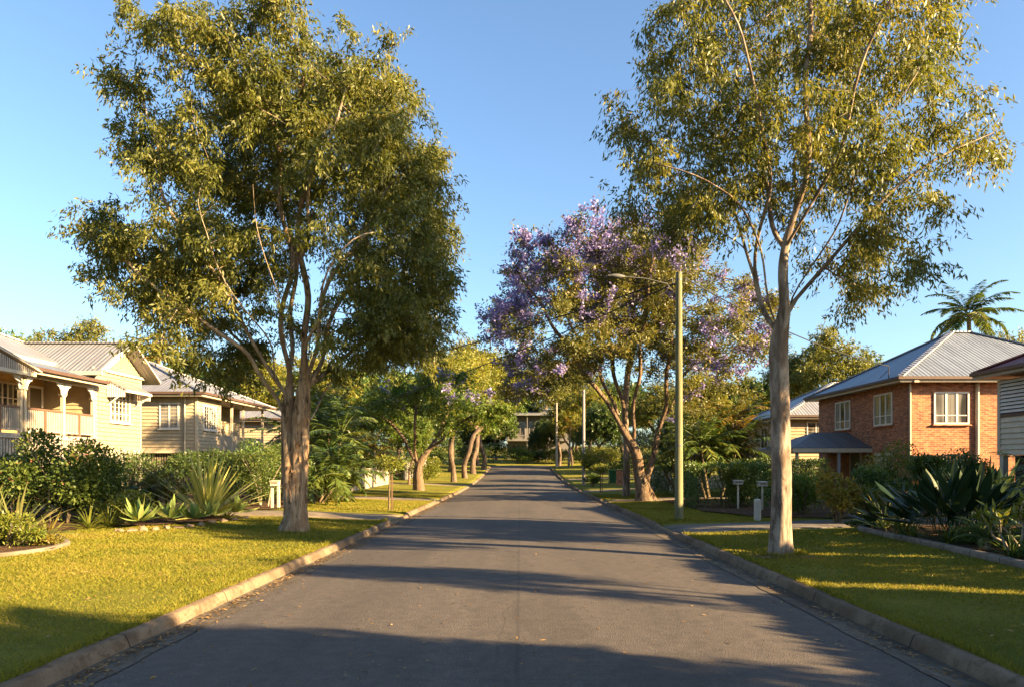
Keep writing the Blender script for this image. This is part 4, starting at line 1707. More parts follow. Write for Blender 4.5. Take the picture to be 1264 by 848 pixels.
    vf.box(dm, 31.2, 31.3, 0.002, 0.05, 2.9, 5.05)
    vf.box(dm, 30.45, 31.2, 0.002, 0.05, 4.95, 5.05)
    dm.use('door_dark')
    vf.box(dm, 30.45, 31.2, 0.002, 0.03, 2.9, 4.95)
    do = dm.build('door', parent=root)
    hm = MB().use('steel')
    vf.box(hm, 30.5, 30.56, 0.03, 0.08, 3.85, 3.95)
    hm.build('handle', parent=do)
    # the street gable's window and its hood
    wf2 = Fc('E', -18.02)
    w = window(root, wf2, 32.55, 34.05, 3.72, 5.0, 5, 1, pane='pane_dark', split=[0.25], bar=0.03)
    hd = MB().use('roof_pale')
    plane_roof(hd, [(-17.15, 32.2, 5.05), (-17.15, 34.45, 5.05), (-18.0, 34.45, 5.5), (-18.0, 32.2, 5.5)])
    hd.use('white_paint')
    hd.box(-17.2, -17.14, 32.2, 34.45, 4.93, 5.03)
    for y in (32.2, 34.41):
        for i in range(8):
            x = -17.25 - i * 0.1
            hd.box(x - 0.035, x + 0.035, y, y + 0.035, 4.72 - 0.07 * i * 0, 5.0 + 0.053 * i)
        hd.beam((-18.0, y + 0.018, 4.35), (-17.2, y + 0.018, 4.95), 0.045, 0.05)
    hd.build('window_hood', parent=root)


verandah_house()


# --- left: second timber house
def second_house():
    root = thing('weatherboard_house', 'fawn weatherboard house with grey hip roof behind the spiky variegated plant', 'house', (-21, 44, gzf(-17, 44)))
    g0 = gzf(-17, 44)
    wl = MB().use('cream_pale')
    wl.box(-27, -17.05, 38.95, 41.85, 2.5, 5.4)
    wl.box(-27, -18.6, 41.86, 49, 2.5, 5.4)
    weatherboards(wl, Fc('S', 38.93), -27, -17.02, 2.5, 5.4)
    fe = Fc('E', -17.03)
    weatherboards(wl, fe, 38.93, 41.9, 2.5, 5.4)
    weatherboards(wl, Fc('E', -18.58), 41.9, 49, 2.5, 5.4)
    wl.use('beam_cream')
    wl.box(-17.08, -16.96, 38.86, 38.98, 2.4, 5.4)
    wl.box(-17.08, -16.96, 41.82, 41.94, 2.4, 5.4)
    wl.box(-27, -17.09, 38.86, 38.95, 2.38, 2.5)
    wl.box(-18.5, -16.98, 41.95, 49, 2.3, 2.5)
    wl.build('wall', parent=root)
    ro = hip_roof(root, -27.6, -16.45, 38.35, 49.6, 5.52, 2.3, 'roof_grey')
    window(root, Fc('S', 38.91), -18.9, -18.0, 3.72, 4.95, 2, 1, pane='pane_curtain')
    window(root, Fc('E', -17.01), 39.75, 41.25, 3.72, 4.9, 5, 1, pane='pane_curtain', bar=0.025)
    dp = MB().use('beam_cream')
    dp.tube([(-17.6, 38.82, 5.35), (-17.6, 38.82, 2.0)], 0.045, 8)
    dp.build('downpipe', parent=root)
    for y in (43.7, 45.5, 48.9):
        pm = MB().use('beam_cream')
        pm.box(-17.1, -16.98, y - 0.06, y + 0.06, 2.5, 5.35)
        pm.build('verandah_post', parent=root)
    rl = MB().use('white_worn')
    rl.box(-17.08, -17.0, 41.95, 48.8, 3.38, 3.45)
    y = 42.0
    while y < 48.8:
        rl.box(-17.06, -17.02, y, y + 0.09, 2.55, 3.38)
        y += 0.13
    rl.build('balustrade', parent=root)
    window(root, Fc('E', -18.56), 42.3, 43.4, 2.9, 4.8, 2, 3, pane='pane_dark', frame='cream_pale')
    window(root, Fc('E', -18.56), 44.2, 45.4, 2.9, 4.8, 2, 3, pane='pane_curtain', frame='cream_pale')
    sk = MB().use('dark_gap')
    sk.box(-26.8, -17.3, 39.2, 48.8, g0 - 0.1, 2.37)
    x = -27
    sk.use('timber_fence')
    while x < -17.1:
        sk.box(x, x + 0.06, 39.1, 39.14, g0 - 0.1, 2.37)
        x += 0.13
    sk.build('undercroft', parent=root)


second_house()


def plain_house(name, label, x0, x1, y0, y1, zb, ze, rise, wall, roof, street, group=None, wins=(), swins=(), cat='house', front=True, under=True):
    """a timber house on a dark base: street = 'E' or 'W' side faces the road"""
    g0 = gzf((x0 + x1) / 2, y0)
    root = thing(name, label, cat, ((x0 + x1) / 2, (y0 + y1) / 2, g0), group)
    wl = MB().use(wall)
    wl.box(x0 + 0.03, x1 - 0.03, y0 + 0.03, y1, zb, ze)
    weatherboards(wl, Fc('S', y0 + 0.025), x0, x1, zb, ze, 0.19)
    xs_ = x1 - 0.025 if street == 'E' else x0 + 0.025
    weatherboards(wl, Fc(street, xs_), y0, y1, zb, ze, 0.19)
    xo = x0 + 0.025 if street == 'E' else x1 - 0.025
    wl.use('beam_cream')
    xc = x1 if street == 'E' else x0
    wl.box(xc - 0.05, xc + 0.05, y0 - 0.03, y0 + 0.06, zb, ze)
    wl.build('wall', parent=root)
    hip_roof(root, x0 - 0.55, x1 + 0.55, y0 - 0.55, y1 + 0.55, ze + 0.12, rise, roof)
    for a0, a1, z0, z1, c in wins:
        window(root, Fc('S', y0 + 0.003), a0, a1, z0, z1, c, 1)
    for a0, a1, z0, z1, c in swins:
        window(root, Fc(street, x1 - 0.003 if street == 'E' else x0 + 0.003), a0, a1, z0, z1, c, 1, pane='pane_dark')
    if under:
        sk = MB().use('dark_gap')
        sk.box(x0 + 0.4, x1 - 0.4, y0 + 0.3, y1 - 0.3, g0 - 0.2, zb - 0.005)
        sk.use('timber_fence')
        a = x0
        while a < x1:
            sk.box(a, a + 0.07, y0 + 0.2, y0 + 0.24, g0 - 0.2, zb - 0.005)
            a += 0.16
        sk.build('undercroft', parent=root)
    return root


plain_house('weatherboard_house', 'pale timber house with low grey roof, glimpsed behind the dark palms', -26, -17.3, 53.5, 62, 2.4, 4.95, 2.0, 'cream_pale', 'roof_grey', 'E', swins=((54.5, 55.7, 3.4, 4.5, 2), (57, 58.4, 3.4, 4.5, 3)))
plain_house('weatherboard_house', 'cream weatherboard house with pale hip caps next to the brick house', 16.4, 26, 45, 54, 1.9, 4.6, 2.5, 'cream', 'roof_grey', 'W', wins=((17.5, 18.5, 3.05, 4.3, 2), (20, 21.2, 3.05, 4.3, 2)), swins=((46.2, 47.3, 2.9, 4.2, 2), (49, 50.2, 2.9, 4.2, 2)))


# --- right: brick house
def brick_house():
    g0 = gzf(16.4, 32)
    root = thing('brick_house', 'two-storey orange brick house with grey hip roof and small side porch', 'house', (21, 36, g0))
    X0, X1, Y0, Y1 = 16.4, 26.5, 31.4, 40.6
    wl = MB().use('brick')
    wl.box(X0, X1, Y0, Y1, g0 - 0.3, 5.3)
    # darker pier and corbelled courses under the eaves
    Fs, Fw = Fc('S', Y0), Fc('W', X0)
    Fs.box(wl, X0 - 0.0, X1, 0.003, 0.03, 5.06, 5.14)
    Fw.box(wl, Y0 + 0.05, Y1, 0.003, 0.03, 5.06, 5.14)
    wl.build('wall', parent=root)
    hip_roof(root, 15.85, 27.05, 30.85, 41.15, 5.42, 2.75, 'roof_blue', ridge='roof_pale')
    # windows, street side then camera side
    w1 = window(root, Fw, 36.75, 38.35, 3.6, 4.9, 3, 1, split=[0.28], sill='brick', bar=0.05)
    w2 = window(root, Fw, 32.6, 34.15, 3.6, 4.9, 3, 1, split=[0.28], sill='brick', bar=0.05)
    w3 = window(root, Fs, 17.62, 18.98, 3.55, 4.78, 3, 1, split=[0.25], sill='brick', bar=0.045)
    window(root, Fs, 17.5, 18.9, 0.9, 1.95, 3, 1, pane='pane_amber', sill='brick')
    window(root, Fs, 21.4, 23.0, 3.55, 4.78, 3, 1, split=[0.25], sill='brick')
    for (fc, a) in ((Fs, X0 + 0.12), (Fs, 19.38)):
        dp = MB().use('beam_cream')
        p = fc.pt(a, 0.06, 5.2)
        dp.tube([p, (p[0], p[1], g0)], 0.05 if a < 17 else 0.075, 8)
        dp.build('downpipe', parent=root)
    rh = MB().use('beam_cream')
    rh.box(X0 + 0.03, X0 + 0.23, Y0 - 0.6, Y0 - 0.46, 5.2, 5.4)
    rh.build('rainwater_head', parent=root)
    gd = MB().use('garage_cream')
    Fw.box(gd, 32.5, 34.2, 0.003, 0.04, g0, 2.05)
    for i in range(9):
        Fw.box(gd, 32.5, 34.2, 0.041, 0.055, g0 + 0.1 + i * 0.2, g0 + 0.26 + i * 0.2)
    gd.build('garage_door', parent=root)
    dm = MB().use('door_dark')
    Fw.box(dm, 35.6, 36.6, 0.003, 0.04, g0, 2.3)
    dm.use('beam_cream')
    Fw.box(dm, 35.5, 35.598, 0.003, 0.06, g0, 2.4)
    Fw.box(dm, 36.602, 36.7, 0.003, 0.06, g0, 2.4)
    do = dm.build('door', parent=root)
    hm = MB().use('steel')
    Fw.box(hm, 35.68, 35.76, 0.041, 0.1, 1.25, 1.35)
    hm.build('handle', parent=do)
    # porch
    pr = MB().use('roof_dark')
    x0, x1, y0, y1, ez, rz = 12.7, 16.38, 34.4, 39.6, 2.56, 3.38
    ym = (y0 + y1) / 2
    a, b, c, d = (x0, y0, ez), (x1, y0, ez), (x1, y1, ez), (x0, y1, ez)
    r0, r1 = (x0 + 2.0, ym, rz), (x1, ym, rz)
    plane_roof(pr, [a, b, r1, r0])
    plane_roof(pr, [d, a, r0])
    plane_roof(pr, [c, d, r0, r1])
    po = pr.build('porch_roof', parent=root)
    fb = MB().use('beam_cream')
    fb.box(x0, x1, y0 - 0.03, y0, ez - 0.22, ez - 0.03)
    fb.box(x0 - 0.03, x0, y0 - 0.03, y1, ez - 0.22, ez - 0.03)
    fb.build('fascia', parent=po)
    cl = MB().use('soffit')
    cl.poly([(x0, y0, ez - 0.2), (x0, y1, ez - 0.2), (x1, y1, ez - 0.2), (x1, y0, ez - 0.2)])
    cl.build('ceiling', parent=po)
    for (x, y) in ((12.95, 34.6), (14.9, 34.6), (12.95, 39.3), (12.95, 36.9)):
        pm = MB().use('grey_paint')
        pm.box(x - 0.06, x + 0.06, y - 0.06, y + 0.06, gzf(x, y) - 0.1, ez - 0.2)
        pm.build('porch_post', parent=root)
    # service bracket on the roof edge
    bk = MB().use('wire')
    bk.tube([(15.9, 31.9, 5.4), (15.9, 31.9, 6.0)], 0.018, 8)
    bk.tube([(15.9, 31.9, 6.0), (15.84, 31.86, 6.06), (15.78, 31.84, 6.0)], 0.014, 6)
    bk.tube([(15.9, 31.9, 5.85), (15.75, 32.4, 5.55)], 0.012, 6)
    bk.build('service_bracket', parent=root)


brick_house()


# --- right edge: cream house with maroon roof
def louvre_house():
    g0 = gzf(17, 22)
    root = thing('timber_house', 'cream timber house with louvred upper wall under a maroon roof', 'house', (21, 21, g0))
    X0, Y1 = 16.8, 26.0
    wl = MB().use('cream_light')
    wl.box(X0 + 0.04, 26, 15.5, Y1, 2.1, 4.72)
    Fw = Fc('W', X0 + 0.03)
    weatherboards(wl, Fw, 15.5, Y1, 2.1, 3.42, 0.19)
    wl.use('beam_cream')
    Fw.box(wl, Y1 - 0.14, Y1 + 0.02, 0.0, 0.05, 2.1, 4.72)
    wl.use('red_brown')
    Fw.box(wl, 15.5, Y1 - 0.15, 0.0, 0.06, 3.425, 3.52)
    wl.build('wall', parent=root)
    for a0, a1 in ((15.7, 18.9), (19.05, 22.2), (22.35, 25.84)):
        lv = MB().use('dark_gap')
        Fw.box(lv, a0, a1, 0.001, 0.01, 3.53, 4.7)
        lv.use('white_paint')
        for i in range(9):
            z = 3.56 + i * 0.128
            p = [Fw.pt(a0, 0.02, z + 0.1), Fw.pt(a1, 0.02, z + 0.1), Fw.pt(a1, 0.085, z), Fw.pt(a0, 0.085, z)]
            lv.slab(p, 0.008)
        lv.build('louvre_panel', parent=root)
    hip_roof(root, 16.2, 27, 14.5, 26.5, 5.0, 2.5, 'roof_maroon', fascia='soffit', gutter='red_brown', ridge='roof_maroon')
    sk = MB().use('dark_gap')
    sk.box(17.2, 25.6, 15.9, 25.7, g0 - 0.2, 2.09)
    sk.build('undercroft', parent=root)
    for y in (25.85, 22.6, 19.2, 15.7):
        pm = MB().use('post_cream')
        pm.box(X0 + 0.02, X0 + 0.2, y - 0.1, y + 0.1, g0 - 0.2, 2.095)
        pm.build('stump', parent=root)


louvre_house()


def end_house():
    """pale two-level house across the end of the street"""
    y = 122.0
    x0, x1 = -2.2, 8.0
    g0 = gzf(3, y)
    root = thing('hillside_house', 'two-level house closing the end of the street behind trees', 'house', (3, y, g0))
    wl = MB().use('dull_grey')
    wl.box(x0, x1, y + 2.0, y + 9, g0 - 0.5, g0 + 7.6)
    wl.use('dull_grey')
    wl.box(x0, x1, y + 1.95, y + 1.998, g0 + 2.9, g0 + 3.3)
    wl.build('wall', parent=root)
    rf = MB().use('roof_grey')
    plane_roof(rf, [(x0 - 0.6, y - 0.3, g0 + 7.45), (x1 + 0.6, y - 0.3, g0 + 7.45), (x1 + 0.6, y + 9.5, g0 + 8.9), (x0 - 0.6, y + 9.5, g0 + 8.9)], 0.25)
    rf.build('roof', parent=root)
    bc = MB().use('dull_grey')
    bc.box(x0, x1, y, y + 1.94, g0 + 3.0, g0 + 3.25)
    bc.box(x0, x1, y - 0.05, y, g0 + 3.0, g0 + 3.32)
    bc.use('dull_grey')
    bc.box(x0, x1, y, y + 0.05, g0 + 3.9, g0 + 4.0)
    i = x0
    while i < x1:
        bc.box(i, i + 0.05, y + 0.01, y + 0.04, g0 + 3.32, g0 + 3.9)
        i += 0.2
    for x in (x0 + 0.1, 1.2, 4.6, x1 - 0.1):
        bc.box(x - 0.08, x + 0.08, y + 0.1, y + 0.26, g0 - 0.3, g0 + 3.0)
        bc.box(x - 0.06, x + 0.06, y + 0.1, y + 0.22, g0 + 3.25, g0 + 7.4)
    bc.build('balcony', parent=root)
    Fs = Fc('S', y + 1.99)
    for a, b, z0, z1 in ((-1.6, 0.8, 3.6, 6.2), (1.6, 4.2, 4.2, 6.2), (5.0, 7.4, 3.6, 6.2), (-1.4, 1, 0.4, 2.4), (2, 4.4, 0.4, 2.4)):
        window(root, Fs, a, b, g0 + z0, g0 + z1, 3, 1, pane='pane_dark', sill=False, frame='grey_paint')


end_house()
# ------------------------------------------------------------------ the street trees
T1_LINES = [
    [(363, 657), (360, 622), (357, 580), (357, 540), (355, 490)],
    [(363, 657), (367, 622), (370, 580), (372, 530, -0.1), (376, 480, -0.1)],
    [(353, 490), (335, 452, -0.4), (316, 405, -1.0), (285, 340, -1.6), (250, 275, -2.0)],
    [(353, 490), (350, 430, 0.5), (345, 350, 1.2), (332, 260, 1.8), (325, 180, 2.0)],
    [(379, 480, -0.1), (380, 430, -0.3), (386, 330, -0.8), (390, 230, -1.2), (392, 120, -1.0)],
    [(379, 480, -0.1), (395, 420, 0.5), (412, 360, 0.9), (432, 270, 1.6), (452, 190, 2.0)],
    [(379, 480, -0.1), (398, 455, 0.4), (440, 415, 0.8), (485, 352, 1.4), (528, 300, 1.8)],
    [(353, 490), (326, 455, 0.7), (285, 422, 1.5), (240, 390, 2.0), (200, 345, 2.4)],
    [(386, 330, -0.8), (420, 250, -2.2), (470, 150, -2.4)],
    [(379, 480, -0.1), (388, 445, -0.8), (425, 390, -2.2), (470, 340, -3.0)],
    [(353, 490), (350, 440, -0.9), (330, 380, -2.2), (300, 300, -3.0)],
    [(376, 530, -0.1), (388, 480, 0.9), (408, 430, 2.0), (435, 360, 3.0), (460, 290, 3.4)],
    [(353, 490), (364, 430, 1.2), (368, 340, 2.6), (362, 250, 3.2)],
    [(355, 540), (344, 490, 0.2), (318, 442, -0.6), (270, 402, -1.4), (225, 368, -1.8), (170, 320, -1.6)],
    [(379, 480, -0.1), (372, 430, -1.0), (378, 370, -2.6), (372, 290, -3.4)],
    [(353, 490), (356, 420, -0.3), (360, 330, -0.2), (352, 230, -0.2), (330, 120, -0.2)],
    [(379, 480, -0.1), (400, 400, -0.6), (440, 320, -0.8), (490, 240, -0.6)],
]
T1_CLUMPS = [
    (380, 66, 100, 52), (282, 92, 66, 50), (222, 118, 44, 42), (472, 118, 60, 58), (332, 150, 95, 58), (438, 200, 74, 58, 0.75),
    (508, 235, 44, 48), (262, 195, 60, 48), (200, 268, 52, 42), (160, 268, 28, 26), (232, 322, 54, 36), (298, 275, 66, 48, 0.65),
    (400, 285, 80, 45, 0.22), (490, 325, 58, 42), (535, 288, 30, 42), (212, 362, 24, 16), (272, 396, 40, 22, 0.5), (475, 388, 52, 32),
    (525, 388, 24, 24), (350, 360, 50, 26, 0.12), (440, 425, 38, 16, 0.5), (252, 436, 24, 16, 0.7), (508, 412, 24, 14), (548, 335, 24, 34), (525, 190, 26, 30), (200, 165, 18, 20),
    (498, 170, 32, 38), (172, 325, 22, 28), (390, 26, 55, 20),
]
big_tree('street_tree', 'tall dense-crowned paperbark with forked shaggy trunk on the left verge', 'tree', 363, 657, 17.7, T1_LINES, T1_CLUMPS, 0.31, 'bark_paper', ['leaf_gum'], 101,
         dens=31, per=146, spread=0.27, droop=0.9, L=0.125, W=0.036, rtip=0.0045, dscale=0.72, kill=0.33, step=0.29, flare=0.4, limb=0.75, zs=0.915, limb_bark='bark_limb')
T2_LINES = [
    [(963, 683), (965, 600), (963, 520), (961, 440), (960, 408)],
    [(960, 408), (947, 384, 0.2), (942, 332, 0.5), (937, 290, 0.8), (927, 218, 1.2), (890, 109, 1.6)],
    [(960, 408), (966, 311, -0.4), (972, 223, -0.8), (974, 104, -1.0), (968, 0, -1.0), (950, -90, -1)],
    [(960, 408), (979, 374, 0.3), (982, 311, 0.6), (996, 233, 1.0), (1031, 140, 1.6), (1094, 52, 2.0)],
    [(979, 374, 0.3), (1012, 330, -0.2), (1050, 282, -0.5), (1083, 244, -0.6), (1135, 208, -0.7), (1195, 182, -0.6), (1225, 165, -0.5)],
    [(966, 311, -0.4), (955, 220, 0.6), (940, 120, 1.0), (925, 20, 1.2)],
    [(979, 374, 0.3), (1005, 290, -1.0), (1030, 220, -1.6), (1060, 140, -2.0)],
    [(982, 311, 0.6), (1010, 240, 1.8), (1060, 190, 2.6), (1110, 150, 3.0)],
    [(960, 408), (938, 372, -0.4), (921, 322, -0.9), (888, 277, -1.3), (835, 255, -1.6), (780, 240, -1.6)],
    [(942, 332, 0.5), (935, 250, -0.6), (905, 170, -1.6), (860, 90, -2.0), (830, 30, -2.0)],
    [(966, 311, -0.4), (1000, 200, -1.6), (1020, 90, -2.2), (1045, -20, -2.2)],
    [(1012, 330, -0.2), (1050, 335, 0.4), (1085, 342, 0.6)],
    [(937, 290, 0.8), (900, 230, 2.0), (840, 170, 2.6)],
]
T2_CLUMPS = [
    (820, 60, 62, 60), (900, 35, 80, 50, 0.8), (1010, 45, 80, 55), (1100, 45, 62, 50), (1150, 30, 36, 36), (785, 130, 34, 42), (850, 150, 70, 45),
    (930, 150, 75, 38, 0.7), (1050, 110, 62, 46), (1105, 165, 55, 34), (1195, 130, 45, 38), (1245, 155, 24, 28), (870, 212, 68, 36), (945, 195, 60, 28, 0.6),
    (1040, 205, 45, 34), (768, 232, 30, 16), (840, 255, 45, 22), (1100, 258, 44, 32), (1062, 292, 42, 28), (1092, 346, 16, 8), (900, -60, 95, 55),
    (1040, -60, 95, 55), (970, -120, 80, 45), (1180, 185, 40, 20, 0.6), (800, 190, 30, 26, 0.8),
]
big_tree('street_tree', 'tall open gum with smooth grey straight trunk on the right verge', 'tree', 963, 683, 13.5, T2_LINES, T2_CLUMPS, 0.17, 'bark_gum', ['leaf_gum2'], 102,
         dens=24, per=105, spread=0.24, droop=1.1, L=0.115, W=0.031, rtip=0.0035, dscale=0.7, kill=0.29, step=0.25, cx=985, hw=215, flare=0.35, limb=0.85, zs=0.97)
J_LINES = [
    [(797, 617), (797, 604)],
    [(797, 604), (779, 547, -0.2), (763, 517, -0.5), (714, 457, -1.2), (674, 398, -1.8), (634, 340, -2.0)],
    [(797, 604), (806, 560, 0.3), (818, 527, 0.6), (845, 470, 1.2), (880, 420, 1.8), (922, 372, 2.2)],
    [(779, 547, -0.2), (770, 497, 0.6), (758, 428, 1.4), (743, 329, 2.2)],
    [(779, 547, -0.2), (780, 497, -1.0), (788, 388, -2.0), (803, 285, -2.4)],
    [(818, 527, 0.6), (823, 477, -0.2), (824, 388, -0.8), (857, 329, -1.4)],
    [(763, 517, -0.5), (740, 450, 0.6), (700, 380, 1.6), (670, 320, 2.0)],
]
J_CLUMPS = [
    (745, 290, 70, 24, 1, 0.95), (665, 300, 40, 26, 1, 0.85), (632, 350, 32, 26, 0.9, 0.8), (640, 415, 32, 20, 0.7, 0.6), (905, 345, 40, 45, 0.8, 0.5),
    (715, 335, 55, 35, 1, 0.3), (785, 350, 75, 42, 0.8, 0.2), (850, 380, 66, 42, 0.8, 0.15), (700, 400, 58, 34, 0.8, 0.08), (770, 420, 62, 26, 0.35, 0.0),
    (875, 435, 48, 26, 0.5, 0.25), (925, 385, 22, 50, 0.7, 0.4), (680, 450, 36, 18, 0.5, 0.15), (810, 300, 60, 30, 0.9, 0.55), (870, 490, 30, 22, 0.4, 0.2),
    (835, 265, 40, 24, 0.7, 0.5), (615, 365, 18, 12, 0.8, 0.8), (720, 275, 40, 16, 0.8, 0.95), (640, 460, 26, 16, 0.5, 0.3),
]
big_tree('jacaranda_tree', 'large jacaranda in purple blossom behind the green street light pole', 'tree', 797, 617, 33.8, J_LINES, J_CLUMPS, 0.40, 'bark_jaca', ['leaf_jaca', 'bloom_jaca'], 103,
         dens=9, per=160, spread=0.4, droop=0.3, L=0.16, W=0.06, rtip=0.006, dscale=0.78, kill=0.48, step=0.4, limb=0.8, zs=0.89)
A_LINES = [
    [(517, 605), (516, 590), (515, 572)],
    [(515, 572), (500, 545, 0.4), (480, 520, 1.0), (455, 505, 1.5)],
    [(515, 572), (532, 555, -0.2), (560, 530, -0.6), (595, 505, -0.9)],
    [(515, 572), (512, 540, -0.8), (520, 505, -1.5)],
    [(532, 555, -0.2), (545, 520, 1.0), (560, 492, 1.6)],
]
A_CLUMPS = [(590, 508, 48, 13), (530, 490, 50, 14), (470, 505, 34, 14), (560, 476, 55, 12, 1, 0.25), (545, 520, 36, 10, 0.6), (615, 520, 22, 9), (500, 478, 36, 12, 1, 0.12), (445, 520, 20, 12, 0.6)]
big_tree('jacaranda_tree', 'low spreading jacaranda with leaning forked limbs near the white fence', 'tree', 517, 605, 46.5, A_LINES, A_CLUMPS, 0.3, 'bark_jaca', ['leaf_bright', 'bloom_jaca'], 104,
         dens=6, per=110, spread=0.42, droop=0.3, L=0.22, W=0.085, rtip=0.012, dscale=0.8, kill=0.7, step=0.45)


def ft(label, kind, px, Y, top, ws=1.0, rot=0.0, group=None, leaf=None, name='tree', cat='tree'):
    x = wx(px, Y)
    h = wz(top, Y) - gzf(x, Y)
    return far_tree(name, label, kind, x, Y, h, ws, rot, group, cat, leaf)


ROW = 'street trees along the left verge'
ft('golden street tree with a thick pale trunk, first beyond the low jacaranda', 'golden', 560, 61, 446, 1.15, 0.4, ROW)
ft('slim dark-trunked street tree, second beyond the low jacaranda', 'golden', 574, 69, 436, 1.15, 2.1, ROW)
ft('golden street tree, third beyond the low jacaranda', 'golden', 584, 78, 430, 1.1, 3.3, ROW)
ft('yellow-green street tree at the far bend of the road', 'golden', 597, 88, 432, 1.15, 5.0, ROW)
BACK = 'background trees'
ft('olive tree towering above the golden street row', 'olive', 556, 82, 420, 1.0, 1.2, BACK)
ft('orange-tinged tree rising beyond the low jacaranda', 'olive', 590, 98, 418, 0.9, 4.2, BACK, 'leaf_jaca')
ft('broad olive tree rising behind the cottage ridge', 'olive', 88, 58, 388, 0.85, 0.2, BACK)
ft('bright green tree top at the far left roof edge', 'bright', 2, 54, 402, 0.8, 1.0, BACK)
ft('leafy green tree behind the cottage gable peak', 'bright', 178, 60, 412, 0.75, 2.0, BACK)
ft('dark tree behind the second house roof', 'dense', 262, 64, 448, 0.9, 3.0, BACK)
ft('golden lit tree beyond the roof of the second house', 'golden', 318, 66, 428, 0.9, 0.7, BACK)
ft('yellow-green tree right behind the big forked trunk', 'golden', 392, 58, 430, 0.85, 1.9, BACK)
ft('bright green tree above the dark palm thicket', 'bright', 446, 62, 438, 0.9, 2.6, BACK)
ft('shaded tree filling the gap left of the low jacaranda', 'dense', 490, 66, 452, 0.9, 3.9, BACK)
ft('leafy tree at the end of the white fence', 'bright', 505, 55, 500, 0.9, 5.1, BACK)
ft('dark tree behind the grey fence', 'dense', 525, 80, 470, 0.9, 0.9, BACK)
ft('tall dark tree left of the house at the street end', 'dense', 634, 128, 452, 0.8, 0.1, BACK)
ft('dark bushy tree left of the balcony house', 'dense', 612, 118, 500, 1.1, 0.6, BACK)
ft('dark tree where the road bends out of sight', 'dense', 588, 122, 490, 1.2, 2.6, BACK)
ft('shady tree standing before the hillside house', 'dense', 664, 113, 527, 0.8, 3.6, BACK)
ft('bushy tree against the balcony house', 'dense', 674, 114, 515, 0.85, 1.9, BACK)
ft('golden tree just right of the second pole', 'golden', 730, 84, 472, 0.95, 0.3, BACK)
ft('golden tree closing the right side of the street end', 'golden', 704, 106, 474, 0.95, 2.3, BACK)
ft('dark tree right behind the far pole', 'dense', 722, 112, 505, 1.1, 4.6, BACK)
ft('tall gum above the house at the street end', 'gum', 672, 138, 436, 1.0, 1.4, BACK)
ft('dark spreading tree right of the house at the street end', 'olive', 712, 124, 442, 0.9, 2.4, BACK)
ft('small mauve-tinged tree in front of the hillside house', 'umbrella', 690, 110, 518, 0.8, 3.1, BACK, 'leaf_mid')
ft('golden bushy tree past the far pole', 'golden', 706, 98, 500, 0.9, 4.4, BACK)
ft('dense green tree behind the clipped small tree', 'dense', 745, 76, 492, 0.95, 5.5, BACK)
ft('olive tree filling in behind the big jacaranda', 'olive', 690, 100, 448, 0.9, 0.5, BACK)
ft('tall gum beside the jacaranda with a pale grey trunk', 'gum', 773, 38, 262, 0.62, 1.3, BACK, 'leaf_jaca')
ft('yellow-green tree between the jacaranda and cream house', 'golden', 868, 50, 452, 0.8, 2.2, BACK)
ft('dark tree behind the orange palm clump', 'dense', 905, 58, 470, 0.9, 3.4, BACK)
ft('shaded tree just left of the cream house', 'dense', 838, 46, 500, 0.8, 4.1, BACK)
ft('tall spreading tree behind the cream house roof', 'olive', 1015, 70, 402, 0.8, 4.8, BACK)
ft('rounded green tree between the cream and brick roofs', 'bright', 1066, 72, 428, 0.75, 5.9, BACK, 'leaf_mid')
ft('thin gum top seen through the right gum limbs', 'gum', 972, 74, 432, 0.9, 0.8, BACK)
ft('gum top above the brick roof ridge', 'gum', 1246, 66, 402, 0.8, 1.6, BACK)
for i, (px, Y, top, k) in enumerate(((430, 96, 462, 'dense'), (300, 90, 470, 'dense'), (940, 84, 462, 'dense'), (1100, 88, 450, 'olive'), (820, 90, 470, 'olive'), (770, 104, 468, 'dense'), (500, 100, 456, 'bright'))):
    ft(['dark distant tree behind the palm thicket', 'dark distant tree behind the third house', 'dark distant tree behind the cream house', 'olive distant tree behind the brick house',
        'olive distant tree seen under the jacaranda', 'dark distant tree behind the green bin', 'bright distant tree behind the grey fence'][i], k, px, Y, top, 1.25, i * 1.1, BACK)

# unseen garden trees right of the picture, placed so their shade lies across the road
for i, (x, y, h, k, ws, lab) in enumerate((
        (13.4, -3.6, 10.0, 'dense', 0.8, 'tall dense tree beside the viewer'), (12.6, -0.4, 7.3, 'dense', 0.68, 'dense round tree near the viewer'),
        (10.0, -5.5, 8.5, 'olive', 0.9, 'olive tree behind the viewer'), (14.4, 4.6, 7.6, 'gum', 0.4, 'thin gum in the nearest garden on the right'),
        (13.8, 9.4, 8.6, 'umbrella', 0.42, 'high-crowned tree shading the road from the garden on the right'), (14.2, 12.5, 8.8, 'olive', 0.55, 'olive tree beside the louvred house'),
        (14.6, 15.0, 8.4, 'dense', 0.45, 'dark tree close against the louvred house'))):
    far_tree('tree', lab, k, x, y, h, ws, i * 1.3, 'garden trees on the right')
for i, (y0, y1, h) in enumerate(((-6, 6.0, 3.1), (7.2, 9.8, 3.0), (11.0, 13.6, 2.9))):  # unseen hedges, heights and gaps shaped to band the right verge with shade
    leafy('hedge', ['tall screening hedge beside the viewer on the right', 'tall screening hedge in the second gap on the right', 'tall screening hedge next to the louvred house garden'][i],
          12.3, (y0 + y1) / 2, 0.7, (y1 - y0) / 2, h, 'leaf_dark', 680 + i, L=0.2, W=0.12, n=int(3600 * (y1 - y0)), cat='hedge', box=True)

